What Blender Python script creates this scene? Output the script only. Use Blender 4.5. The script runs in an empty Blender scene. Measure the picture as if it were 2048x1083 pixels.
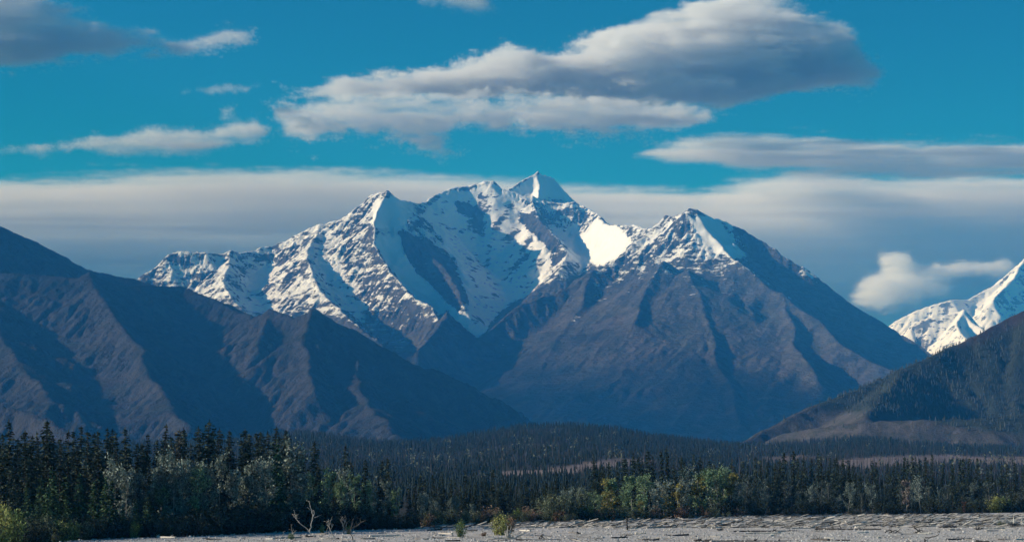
import bpy, math
import numpy as np
from mathutils import Vector

SC = bpy.context.scene
COL = SC.collection
F = 4600.0           # focal length in photo pixels (photo 2048 px wide)
HZ = 955.0           # photo row of the true horizon
CAMH = 9.0           # camera height above the gravel bar

# ------------------------------------------------------------------ camera, sky, sun, exposure
cam = bpy.data.cameras.new('camera')
camo = bpy.data.objects.new('camera', cam)
COL.objects.link(camo)
camo.location = (0, 0, CAMH)
camo.rotation_euler = (math.radians(90), 0, 0)
cam.sensor_width = 36.0
cam.lens = 36.0 * F / 2048.0
cam.shift_y = (HZ - 541.5) / 2048.0
cam.clip_start = 1.0
cam.clip_end = 120000.0
SC.camera = camo

SUN = Vector((-0.92, -0.02, 0.35)).normalized()      # towards the sun
SUN_EL = math.asin(SUN.z)
SUN_ROT = math.atan2(SUN.x, SUN.y)

world = bpy.data.worlds.new('World')
SC.world = world
world.use_nodes = True
wn = world.node_tree
sky = wn.nodes.new('ShaderNodeTexSky')
sky.sky_type = 'NISHITA'
sky.sun_disc = False
sky.sun_elevation = SUN_EL
sky.sun_rotation = SUN_ROT
sky.ozone_density = 6.0
sky.dust_density = 0.2
gam = wn.nodes.new('ShaderNodeGamma')            # deep polarised blue: steeper fall-off above the horizon
gam.inputs[1].default_value = 1.8
wn.links.new(sky.outputs[0], gam.inputs[0])
tint = wn.nodes.new('ShaderNodeMix')
tint.data_type = 'RGBA'
tint.blend_type = 'MULTIPLY'
tint.inputs[0].default_value = 1.0
tint.inputs[7].default_value = (0.22, 0.373, 0.274, 1)
wn.links.new(gam.outputs[0], tint.inputs[6])
sub = wn.nodes.new('ShaderNodeMix')
sub.data_type = 'RGBA'
sub.blend_type = 'SUBTRACT'
sub.clamp_result = False
sub.inputs[0].default_value = 1.0
sub.inputs[7].default_value = (0.62, 0, 0, 1)
wn.links.new(tint.outputs[2], sub.inputs[6])
mxc = wn.nodes.new('ShaderNodeMix')
mxc.data_type = 'RGBA'
mxc.blend_type = 'LIGHTEN'
mxc.inputs[0].default_value = 1.0
mxc.inputs[7].default_value = (0, 0, 0, 1)
wn.links.new(sub.outputs[2], mxc.inputs[6])
bgn = wn.nodes['Background']
bgn.inputs[1].default_value = 0.075
wn.links.new(mxc.outputs[2], bgn.inputs[0])

sun = bpy.data.lights.new('sun', 'SUN')
sun.energy = 5.0
sun.angle = math.radians(0.5)
sun.color = (1.0, 0.965, 0.93)
suno = bpy.data.objects.new('sun', sun)
COL.objects.link(suno)
suno.rotation_euler = SUN.to_track_quat('Z', 'Y').to_euler()

SC.view_settings.view_transform = 'Standard'
SC.view_settings.look = 'None'
SC.view_settings.exposure = 0.0
SC.view_settings.gamma = 1.0
SC.cycles.use_denoising = True
SC.cycles.max_bounces = 8
SC.cycles.diffuse_bounces = 2
SC.cycles.glossy_bounces = 1
SC.cycles.transmission_bounces = 3
SC.cycles.volume_bounces = 5
SC.cycles.transparent_max_bounces = 24

# ------------------------------------------------------------------ helpers
def P(u, v, Y):
    """photo pixel + real distance -> point of the place"""
    return ((u - 1024.0) / F * Y, Y, CAMH + (HZ - v) / F * Y)

def ground_Y(v):
    return CAMH * F / (v - HZ)

def tag(o, label=None, cat=None, group=None, kind=None):
    if label: o['label'] = label
    if cat: o['category'] = cat
    if group: o['group'] = group
    if kind: o['kind'] = kind
    return o

def mesh_np(name, verts, faces, mats=None, smooth=False, attrs=None):
    """faces: (n,3) or (n,4) int array, or list of such arrays"""
    me = bpy.data.meshes.new(name)
    verts = np.asarray(verts, np.float32)
    if not isinstance(faces, (list, tuple)): faces = [faces]
    faces = [np.asarray(f, np.int32) for f in faces if len(f)]
    loops = np.concatenate([f.ravel() for f in faces])
    tot = np.concatenate([np.full(len(f), f.shape[1], np.int32) for f in faces])
    start = np.concatenate([[0], np.cumsum(tot)[:-1]]).astype(np.int32)
    me.vertices.add(len(verts)); me.vertices.foreach_set('co', verts.ravel())
    me.loops.add(len(loops)); me.loops.foreach_set('vertex_index', loops)
    me.polygons.add(len(tot)); me.polygons.foreach_set('loop_start', start)
    me.polygons.foreach_set('use_smooth', np.full(len(tot), smooth, bool))
    for k, a in (attrs or {}).items():
        a = np.asarray(a, np.float32)
        if a.ndim == 1:
            me.attributes.new(k, 'FLOAT', 'POINT').data.foreach_set('value', a)
        else:
            me.attributes.new(k, 'FLOAT_COLOR', 'POINT').data.foreach_set(
                'color', np.concatenate([a, np.ones((len(a), 1), np.float32)], 1).ravel())
    me.update(calc_edges=True)
    for m in (mats or []): me.materials.append(m)
    return me

def add(name, me, parent=None, loc=(0, 0, 0)):
    o = bpy.data.objects.new(name, me)
    COL.objects.link(o)
    o.location = loc
    if parent is not None: o.parent = parent
    return o

# ---- noise
_rs = np.random.default_rng(7)
PERM = np.concatenate([_rs.permutation(512)] * 3)
GA = _rs.uniform(0, 2 * np.pi, 512)
GX, GY = np.cos(GA), np.sin(GA)

def perlin(x, y, seed=0):
    xi = np.floor(x).astype(np.int64); yi = np.floor(y).astype(np.int64)
    xf = x - xi; yf = y - yi
    u = xf * xf * xf * (xf * (xf * 6 - 15) + 10); v = yf * yf * yf * (yf * (yf * 6 - 15) + 10)
    def g(ix, iy, dx, dy):
        h = PERM[(PERM[(ix + seed * 37) & 511] + iy + seed * 11) & 511]
        return GX[h] * dx + GY[h] * dy
    a = g(xi, yi, xf, yf); b = g(xi + 1, yi, xf - 1, yf)
    c = g(xi, yi + 1, xf, yf - 1); d = g(xi + 1, yi + 1, xf - 1, yf - 1)
    return ((a + (b - a) * u) * (1 - v) + (c + (d - c) * u) * v) * 1.5

def fbm(x, y, scale, octv=5, seed=0, gain=0.5, ridged=False):
    t = 0.0; amp = 1.0; f = 1.0 / scale; nrm = 0.0
    for k in range(octv):
        n = perlin(x * f + 17.3 * k, y * f - 9.1 * k, seed + k)
        if ridged: n = 1 - 2 * np.abs(n)
        t = t + n * amp; nrm += amp; amp *= gain; f *= 2.03
    return t / nrm

def _interp(n, m):
    """matrix: m coarse values -> n samples, smooth"""
    t = np.linspace(0, m - 1.001, n); i = np.floor(t).astype(int); f = t - i
    f = f * f * (3 - 2 * f)
    M = np.zeros((n, m)); M[np.arange(n), i] = 1 - f; M[np.arange(n), i + 1] = f
    return M

def noise3(rng, shape, cells, octv=4, gain=0.55):
    out = np.zeros(shape); amp = 1.0; nrm = 0
    c = np.array(cells, float)
    for k in range(octv):
        m = np.maximum(2, np.round(c).astype(int) + 1)
        m = np.minimum(m, np.array(shape))
        g = rng.uniform(-1, 1, m)
        a = np.tensordot(_interp(shape[0], m[0]), g, (1, 0))
        a = np.einsum('jb,ibc->ijc', _interp(shape[1], m[1]), a)
        a = np.einsum('kc,ijc->ijk', _interp(shape[2], m[2]), a)
        out += a * amp; nrm += amp; amp *= gain; c *= 2.1
    return out / nrm

def sdf_poly(u, v, poly):
    """signed distance in photo pixels, positive inside"""
    poly = np.asarray(poly, float); a = poly; b = np.roll(poly, -1, 0)
    d2 = np.full(u.shape, 1e18); ins = np.zeros(u.shape, bool)
    for (x0, y0), (x1, y1) in zip(a, b):
        ex, ey = x1 - x0, y1 - y0
        t = np.clip(((u - x0) * ex + (v - y0) * ey) / (ex * ex + ey * ey + 1e-9), 0, 1)
        d2 = np.minimum(d2, (u - x0 - t * ex) ** 2 + (v - y0 - t * ey) ** 2)
        if y0 != y1:
            c = ((y0 > v) != (y1 > v)) & (u < ex * (v - y0) / ey + x0)
            ins ^= c
    d = np.sqrt(d2)
    return np.where(ins, d, -d)

def sstep(a, b, x):
    t = np.clip((x - a) / (b - a), 0, 1)
    return t * t * (3 - 2 * t)

# ---- node material helper
def nmat(name):
    m = bpy.data.materials.new(name); m.use_nodes = True
    t = m.node_tree; b = t.nodes['Principled BSDF']
    b.inputs['Roughness'].default_value = 0.9
    b.inputs['Specular IOR Level'].default_value = 0.2
    return m, t, b

def N(t, kind, **kw):
    n = t.nodes.new(kind)
    for k, v in kw.items():
        if k in n.inputs.keys(): n.inputs[k].default_value = v
        else: setattr(n, k, v)
    return n

def MIX(t, fac, a, b, blend='MIX'):
    n = t.nodes.new('ShaderNodeMix'); n.data_type = 'RGBA'; n.blend_type = blend
    for s, val in ((0, fac), (6, a), (7, b)):
        if hasattr(val, 'is_linked'): t.links.new(val, n.inputs[s])
        elif s == 0: n.inputs[0].default_value = val
        else: n.inputs[s].default_value = (*val, 1)
    return n.outputs[2]

def MATH(t, op, a, b=None, c=None, clamp=False):
    n = t.nodes.new('ShaderNodeMath'); n.operation = op; n.use_clamp = clamp
    for s, val in ((0, a), (1, b), (2, c)):
        if val is None: continue
        if hasattr(val, 'is_linked'): t.links.new(val, n.inputs[s])
        else: n.inputs[s].default_value = val
    return n.outputs[0]

def MAPR(t, x, a, b, c=0.0, d=1.0):
    n = t.nodes.new('ShaderNodeMapRange')
    t.links.new(x, n.inputs[0])
    for s, val in zip((1, 2, 3, 4), (a, b, c, d)): n.inputs[s].default_value = val
    return n.outputs[0]

def NOISE(t, vec, scale, detail=4.0, rough=0.55, mscale=None):
    if mscale is not None:
        mp = t.nodes.new('ShaderNodeMapping'); mp.inputs['Scale'].default_value = mscale
        t.links.new(vec, mp.inputs[0]); vec = mp.outputs[0]
    n = t.nodes.new('ShaderNodeTexNoise')
    n.inputs['Scale'].default_value = scale; n.inputs['Detail'].default_value = detail
    n.inputs['Roughness'].default_value = rough
    t.links.new(vec, n.inputs['Vector'])
    return n.outputs['Fac']

def OBJC(t): return t.nodes.new('ShaderNodeTexCoord').outputs['Object']
def ATTR(t, name):
    n = t.nodes.new('ShaderNodeAttribute'); n.attribute_name = name
    return n
def BUMP(t, h, dist, strength=1.0):
    n = t.nodes.new('ShaderNodeBump'); n.inputs['Strength'].default_value = strength
    n.inputs['Distance'].default_value = dist; t.links.new(h, n.inputs['Height'])
    return n.outputs[0]

# ------------------------------------------------------------------ terrain builder
def seg_heights(x, y, ridges, s, L, k=45.0):
    """soft maximum of concave flanks falling away from 3-D ridge lines"""
    allb = []; dmin = np.full(x.shape, 1e9)
    for r in ridges:
        ss, LL = s, L
        if isinstance(r, tuple) and isinstance(r[0], (int, float)): ss, LL, r = r
        pts = [P(u, v, Y * 1000.0) for u, v, Y in r]
        best = np.full(x.shape, -1e4)
        for (x0, y0, z0), (x1, y1, z1) in zip(pts[:-1], pts[1:]):
            ex, ey = x1 - x0, y1 - y0
            t = np.clip(((x - x0) * ex + (y - y0) * ey) / (ex * ex + ey * ey), 0, 1)
            d = np.hypot(x - x0 - t * ex, y - y0 - t * ey)
            h = z0 + t * (z1 - z0) - ss * LL * (1 - np.exp(-d / LL)) - 0.32 * ss * d
            best = np.maximum(best, h)
            dmin = np.minimum(dmin, d)
        allb.append(best.astype(np.float32))
    allb = np.stack(allb); mx = allb.max(0)
    return mx + k * np.log(np.exp((allb - mx) / k).sum(0)), dmin

def erode(h, cell, n=12000, steps=70, rounds=5, rate=0.25, seed=3, keep=None):
    rng = np.random.default_rng(seed)
    H = h.astype(float).copy(); ny, nx = H.shape
    for _ in range(rounds):
        px = rng.uniform(2, nx - 3, n); py = rng.uniform(2, ny - 3, n)
        dx = np.zeros(n); dy = np.zeros(n); sed = np.zeros(n); vel = np.ones(n); alive = np.ones(n, bool)
        for st in range(steps):
            ix = px.astype(int); iy = py.astype(int); fx = px - ix; fy = py - iy
            a = H[iy, ix]; b = H[iy, ix + 1]; c = H[iy + 1, ix]; d = H[iy + 1, ix + 1]
            h0 = (a * (1 - fx) + b * fx) * (1 - fy) + (c * (1 - fx) + d * fx) * fy
            gx = (b - a) * (1 - fy) + (d - c) * fy; gy = (c - a) * (1 - fx) + (d - b) * fx
            dx = dx * 0.25 - gx; dy = dy * 0.25 - gy
            l = np.hypot(dx, dy) + 1e-9; dx /= l; dy /= l
            qx = np.clip(px + dx, 1, nx - 3); qy = np.clip(py + dy, 1, ny - 3)
            jx = qx.astype(int); jy = qy.astype(int); gx2 = qx - jx; gy2 = qy - jy
            h1 = (H[jy, jx] * (1 - gx2) + H[jy, jx + 1] * gx2) * (1 - gy2) + (H[jy + 1, jx] * (1 - gx2) + H[jy + 1, jx + 1] * gx2) * gy2
            dh = h1 - h0
            cap = np.maximum(-dh, 0.05 * cell) * vel * 1.2
            dep = np.where(dh > 0, np.minimum(dh, sed), np.where(sed > cap, (sed - cap) * 0.25, -np.minimum((cap - sed) * rate, np.maximum(-dh, 0) * 0.5)))
            dep *= alive
            sed = sed - dep
            vel = np.sqrt(np.maximum(vel * vel - dh / cell * 0.9, 0.05)) * 0.97
            idx = np.concatenate([iy * nx + ix, iy * nx + ix + 1, (iy + 1) * nx + ix, (iy + 1) * nx + ix + 1])
            wgt = np.concatenate([dep * (1 - fx) * (1 - fy), dep * fx * (1 - fy), dep * (1 - fx) * fy, dep * fx * fy])
            D = np.bincount(idx, wgt, nx * ny).reshape(ny, nx)
            H += np.clip(D, -cell * 0.25, cell * 0.25)
            px, py = qx, qy
    if keep is not None: H = h + (H - h) * keep
    return H

def grid_mesh(name, x, y, z, mat, attrs=None, smooth=True):
    ny, nx = z.shape
    V = np.stack([x, y, z], -1).reshape(-1, 3)
    i = np.arange(ny * nx).reshape(ny, nx)
    q = np.stack([i[:-1, :-1], i[:-1, 1:], i[1:, 1:], i[1:, :-1]], -1).reshape(-1, 4)
    return mesh_np(name, V, q, [mat], smooth, {k: a.ravel() for k, a in (attrs or {}).items()})

def slope_of(z, cx, cy):
    gy, gx = np.gradient(z, cy, cx)
    return gx, gy

def proj(x, y, z):
    return 1024 + x / y * F, HZ - (z - CAMH) / y * F

# ------------------------------------------------------------------ mountain material
def mountain_material(name, rock_a, rock_b, low_a, low_b, low_c, fine=1.0, strata=True):
    m, t, b = nmat(name)
    co = OBJC(t)
    sn = ATTR(t, 'snow').outputs['Fac']; veg = ATTR(t, 'veg').outputs['Fac']
    n1 = NOISE(t, co, 0.004 * fine, 5, 0.6)
    n2 = NOISE(t, co, 0.012 * fine, 6, 0.65)
    n3 = NOISE(t, co, 0.022 * fine, 5, 0.7, (0.55, 0.55, 1.6) if strata else None)
    rock = MIX(t, MAPR(t, n2, 0.35, 0.65), rock_a, rock_b)
    rock = MIX(t, MAPR(t, n3, 0.5, 0.72), rock, tuple(c * 0.45 for c in rock_a))
    low = MIX(t, MAPR(t, n1, 0.40, 0.60), low_a, low_b)
    low = MIX(t, MAPR(t, n2, 0.52, 0.68), low, low_c)
    ground = MIX(t, MATH(t, 'ADD', veg, MATH(t, 'MULTIPLY', MATH(t, 'SUBTRACT', n2, 0.5), 1.4), clamp=True), rock, low)
    # snow cover: coverage attribute broken up by two sizes of rock showing through
    mixn = MATH(t, 'ADD', MATH(t, 'MULTIPLY', MATH(t, 'SUBTRACT', n3, 0.5), 2.6), MATH(t, 'MULTIPLY', MATH(t, 'SUBTRACT', n2, 0.5), 1.2))
    cov = MAPR(t, MATH(t, 'ADD', sn, mixn), 0.42, 0.62)
    col = MIX(t, cov, ground, (0.82, 0.84, 0.87))
    t.links.new(col, b.inputs['Base Color'])
    hgt = MATH(t, 'ADD', MATH(t, 'MULTIPLY', n3, MATH(t, 'SUBTRACT', 1.0, MATH(t, 'MULTIPLY', cov, 0.75))), MATH(t, 'MULTIPLY', n2, 0.6))
    bs = ATTR(t, 'bump').outputs['Fac']
    n = t.nodes.new('ShaderNodeBump'); n.inputs['Distance'].default_value = 38.0 / fine
    t.links.new(bs, n.inputs['Strength']); t.links.new(hgt, n.inputs['Height'])
    t.links.new(n.outputs[0], b.inputs['Normal'])
    return m

# ------------------------------------------------------------------ the snow-covered massif
def build_massif():
    cell = 9.0
    xs = np.arange(-2900, 2950, cell); ys = np.arange(9300, 16900, cell)
    x, y = np.meshgrid(xs, ys)
    wob = 55.0
    xw = x + wob * fbm(x, y, 520, 4, 21); yw = y + wob * 1.6 * fbm(x, y, 520, 4, 31)
    crest = [(255, 600, 14.5), (285, 563, 14.6), (296, 540, 14.7), (330, 508, 14.8), (352, 503, 14.85), (400, 503, 14.9), (430, 510, 15), (455, 506, 15), (500, 500, 15.1),
             (545, 492, 15.2), (575, 484, 15.2), (600, 470, 15.2), (640, 455, 15.2), (670, 440, 15.2), (700, 425, 15.2), (720, 405, 15.2),
             (737, 391, 15.2), (760, 388, 15.15), (776, 385, 15.1), (800, 395, 15.2), (830, 404, 15.4), (850, 404, 15.6), (875, 385, 15.8),
             (900, 376, 15.9), (935, 372, 16), (960, 366, 16), (985, 361, 16), (1003, 377, 15.95), (1022, 382, 15.95), (1060, 396, 15.9), (1110, 405, 15.85), (1150, 404, 15.85)]
    top = [(1010, 386, 16.15), (1045, 362, 16.3), (1072, 347, 16.4), (1105, 353, 16.45), (1125, 375, 16.5), (1150, 404, 16.35), (1170, 412, 16.0), (1195, 430, 15.6),
           (1222, 450, 15.2), (1255, 448, 14.8), (1290, 455, 14.3), (1310, 455, 14.1), (1340, 436, 13.8), (1362, 426, 13.7), (1382, 421, 13.6)]
    right = [(1382, 421, 13.6), (1400, 428, 13.6), (1440, 440, 13.6), (1490, 462, 13.6), (1530, 485, 13.5), (1560, 505, 13.4), (1600, 530, 13.3),
             (1650, 570, 13.2), (1700, 607, 13.1), (1740, 632, 13), (1790, 660, 12.9), (1840, 692, 12.6), (1900, 740, 12.3), (1960, 800, 12)]
    face = [(1072, 347, 16.4), (1077, 368, 16.25), (1070, 388, 16.05), (1066, 400, 15.92)]
    s1 = [(776, 385, 15.1), (765, 412, 14.95), (752, 450, 14.7), (750, 485, 14.5), (762, 520, 14.3), (792, 558, 14.0), (830, 592, 13.7), (862, 615, 13.5), (880, 650, 13.2)]
    knob = [(835, 712, 11.9), (862, 672, 12.3), (893, 620, 12.8), (925, 650, 12.85), (952, 678, 12.8)]
    rib = [(800, 458, 15.0), (850, 487, 14.8), (888, 535, 14.5), (915, 585, 14.1), (930, 618, 13.8)]
    s0 = [(640, 455, 15.2), (612, 520, 14.5), (642, 580, 13.9), (700, 640, 13.3), (760, 690, 12.8), (830, 735, 12.2)]
    s0b = [(455, 506, 15), (445, 560, 14.4), (485, 620, 13.8), (560, 690, 13.2)]
    s0c = [(720, 405, 15.2), (690, 470, 14.6), (720, 560, 14.0), (760, 630, 13.4), (800, 680, 12.8)]
    s0d = [(545, 492, 15.2), (540, 550, 14.6), (585, 620, 13.9), (650, 690, 13.1)]
    s0e = [(345, 505, 14.8), (360, 560, 14.3), (400, 600, 13.9)]
    r1 = [(1062, 396, 15.9), (1085, 440, 15.5), (1112, 472, 15.2), (1130, 505, 14.9), (1112, 540, 14.5)]
    s3 = [(1340, 436, 13.8), (1300, 460, 13.75), (1262, 490, 13.65), (1222, 530, 13.5), (1185, 548, 13.4), (1150, 572, 13.3), (1100, 590, 13.2), (1050, 605, 13.1),
          (1010, 632, 12.95), (975, 660, 12.8), (930, 690, 12.6), (880, 715, 12.4), (835, 742, 12.1)]
    but = [(1380, 540, 12.85), (1385, 560, 12.75), (1420, 660, 12.1), (1455, 760, 11.4), (1485, 850, 10.8)]
    s4 = [(1330, 522, 13.0), (1325, 530, 12.95), (1290, 590, 12.6), (1268, 650, 12.2)]
    dome = [(1395, 425, 13.6), (1412, 458, 13.42), (1440, 498, 13.2), (1478, 525, 13.0)]
    s5 = [(1478, 525, 13.0), (1522, 558, 12.8), (1562, 592, 12.6), (1630, 638, 12.25), (1690, 692, 11.9), (1750, 725, 11.7), (1820, 750, 11.5)]
    s7 = [(1185, 548, 13.4), (1150, 640, 12.8), (1090, 720, 12.2), (1060, 800, 11.6)]
    s8 = [(1562, 592, 12.6), (1585, 680, 12.0), (1640, 770, 11.3)]
    R = [crest, (0.9, 2000., top), right, (1.1, 900., face), (0.9, 1500., s1), (1.1, 900., knob), (0.65, 1200., rib), (0.6, 2500., s0), (0.6, 2500., s0b), (0.7, 1500., r1), s3,
         (0.42, 3000., but), (0.55, 2500., s4), (0.6, 1500., dome), (0.8, 2000., s5), (0.5, 2500., s7), (0.5, 2500., s8)]
    h, d = seg_heights(xw, yw, R, 0.74, 2600.0, 26.0)
    h0 = h.copy()
    dd = 1 - np.exp(-d / 260.0)
    rx = x + 90 * fbm(x, y, 300, 3, 71); ry = y + 90 * fbm(x, y, 300, 3, 72)
    a_, b_ = rx * 0.91 - ry * 0.42, rx * 0.42 + ry * 0.91          # across and along the fall of the slopes
    calmf = 1 - 0.92 * sstep(-350, 150, x - np.interp(y, [10000, 12000, 12800, 13300], [-900, -500, 0, 500])) * sstep(1420, 1080, h) * sstep(13500, 13100, y)
    gul = (fbm(a_, b_ * 0.10, 120, 4, 3, 0.55, True) - 0.3) * 22 * sstep(-0.35, 0.5, fbm(x, y, 500, 3, 16)) + (fbm(a_, b_ * 0.2, 300, 3, 6, 0.5, True) - 0.3) * 26
    h = h + (fbm(rx, ry, 640, 3, 2, 0.5, True) - 0.45) * 70 * dd * (0.3 + 0.7 * calmf) + gul * (0.2 + dd) + ((fbm(a_, b_ * 0.3, 210, 5, 7, 0.58, True) - 0.45) * 38 * (0.25 + dd) + (fbm(rx, ry, 150, 4, 4, 0.6, True) - 0.4) * 30 * (0.3 + dd) + fbm(x, y, 60, 4, 9, 0.62) * 15 * (0.5 + 0.5 * dd)) * calmf
    fl = 60 + 0.010 * (y - 10000)
    h = fl + np.where(h > fl, h - fl, 0) + 14 * fbm(x, y, 300, 4, 5)
    u, v = proj(x, y, h)
    # smooth ice and snow, bare rock, and one rock strip standing in for shade
    SMOOTH = [[(860, 415), (880, 392), (930, 380), (985, 372), (1030, 390), (1060, 420), (1080, 480), (1105, 520), (1085, 560), (1110, 575), (1000, 632), (975, 662), (955, 672), (930, 640), (940, 600), (915, 520), (880, 470), (845, 430)],
              [(752, 395), (790, 392), (825, 420), (800, 458), (745, 452), (745, 420)],
              [(755, 465), (800, 470), (830, 540), (880, 590), (930, 640), (955, 672), (905, 645), (860, 605), (810, 570), (770, 520), (752, 490)],
              [(1015, 384), (1050, 362), (1072, 348), (1105, 354), (1130, 385), (1140, 400), (1066, 392)],
              [(1195, 440), (1228, 450), (1262, 478), (1240, 510), (1205, 528), (1180, 522), (1130, 520), (1150, 480)],
              [(1376, 432), (1410, 432), (1450, 455), (1475, 490), (1480, 515), (1440, 505), (1400, 480)],
              [(1500, 478), (1530, 490), (1560, 530), (1578, 575), (1560, 570), (1530, 520)]]
    ROCK_AND_SHADE = [[(800, 462), (850, 478), (905, 520), (935, 600), (915, 615), (880, 585), (840, 545), (805, 500)],
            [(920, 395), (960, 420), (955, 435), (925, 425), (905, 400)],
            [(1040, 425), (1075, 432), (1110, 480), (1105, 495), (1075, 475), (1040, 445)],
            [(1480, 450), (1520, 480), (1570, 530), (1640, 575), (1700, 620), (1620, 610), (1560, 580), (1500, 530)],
            [(1085, 566), (1140, 560), (1190, 540), (1180, 600), (1000, 740), (930, 720), (960, 676), (985, 640), (1015, 606), (1050, 592)],  # bare rock; its upper strip darkens sunlit snow in place of cast shadow
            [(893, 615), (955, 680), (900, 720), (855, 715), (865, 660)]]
    sm = np.full(x.shape, -1e3); rk_shade = np.full(x.shape, -1e3)
    jit = 7 * fbm(u, v, 24, 4, 13)
    for p in SMOOTH: sm = np.maximum(sm, sdf_poly(u, v, p))
    for p in ROCK_AND_SHADE: rk_shade = np.maximum(rk_shade, sdf_poly(u, v, p))
    smw = sstep(-4, 9, sm + jit) * (1 - sstep(-6, 6, rk_shade + jit))
    # calm the snowfields and carve the rest
    H = erode(h, cell, 22000, 90, 9, 0.35, 3)
    H = h + (H - h) * (0.3 + 0.7 * calmf)
    calm = h - (h - h0) * 0.75
    H = H * (1 - smw) + calm * smw
    gx, gy = slope_of(H, cell, cell)
    sl = np.hypot(gx, gy)
    uu, vv = proj(x, y, H)
    # snow line follows the photograph: lower on the shaded left face, higher on the right peak
    line = np.interp(uu, [250, 480, 700, 860, 960, 1060, 1150, 1250, 1380, 1480, 1580, 1700, 1900], [560, 640, 640, 645, 668, 600, 575, 520, 520, 535, 590, 590, 560])
    cov = (line - vv) / 75.0 + 0.55
    cov = np.clip(cov, -1.2, 1.0) * 0.70 + 0.10 + 0.45 * fbm(x, y, 160, 4, 77) - 0.55 * np.clip(sl - 0.75, -0.3, 1.0)
    cov = np.where(uu > 1450, cov - 0.4 * sstep(1440, 1540, uu), cov)
    cov = cov * (1 - sstep(-8, 6, rk_shade)) + (-0.15) * sstep(-8, 6, rk_shade)
    streak = fbm(a_, b_ * 0.16, 70, 4, 90, 0.6)
    bowl = sstep(-5, 15, sdf_poly(uu, vv, SMOOTH[0]))
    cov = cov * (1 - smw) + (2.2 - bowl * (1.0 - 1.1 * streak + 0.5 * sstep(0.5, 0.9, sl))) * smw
    veg = np.clip(sstep(700, 560, 1e3 - 0 * H) + sstep(1.0, 0.55, sl) * sstep(1150, 700, H), 0, 1)
    bump = 0.95 - (0.72 - 0.25 * bowl) * smw
    mat = mountain_material('snowy_rock', (0.036, 0.036, 0.042), (0.095, 0.09, 0.094), (0.080, 0.070, 0.074), (0.050, 0.055, 0.046), (0.118, 0.105, 0.106))
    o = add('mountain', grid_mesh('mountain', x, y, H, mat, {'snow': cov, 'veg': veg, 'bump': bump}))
    tag(o, 'snow covered rocky mountain with three summits and a hanging glacier bowl', 'mountain', kind='structure')

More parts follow.
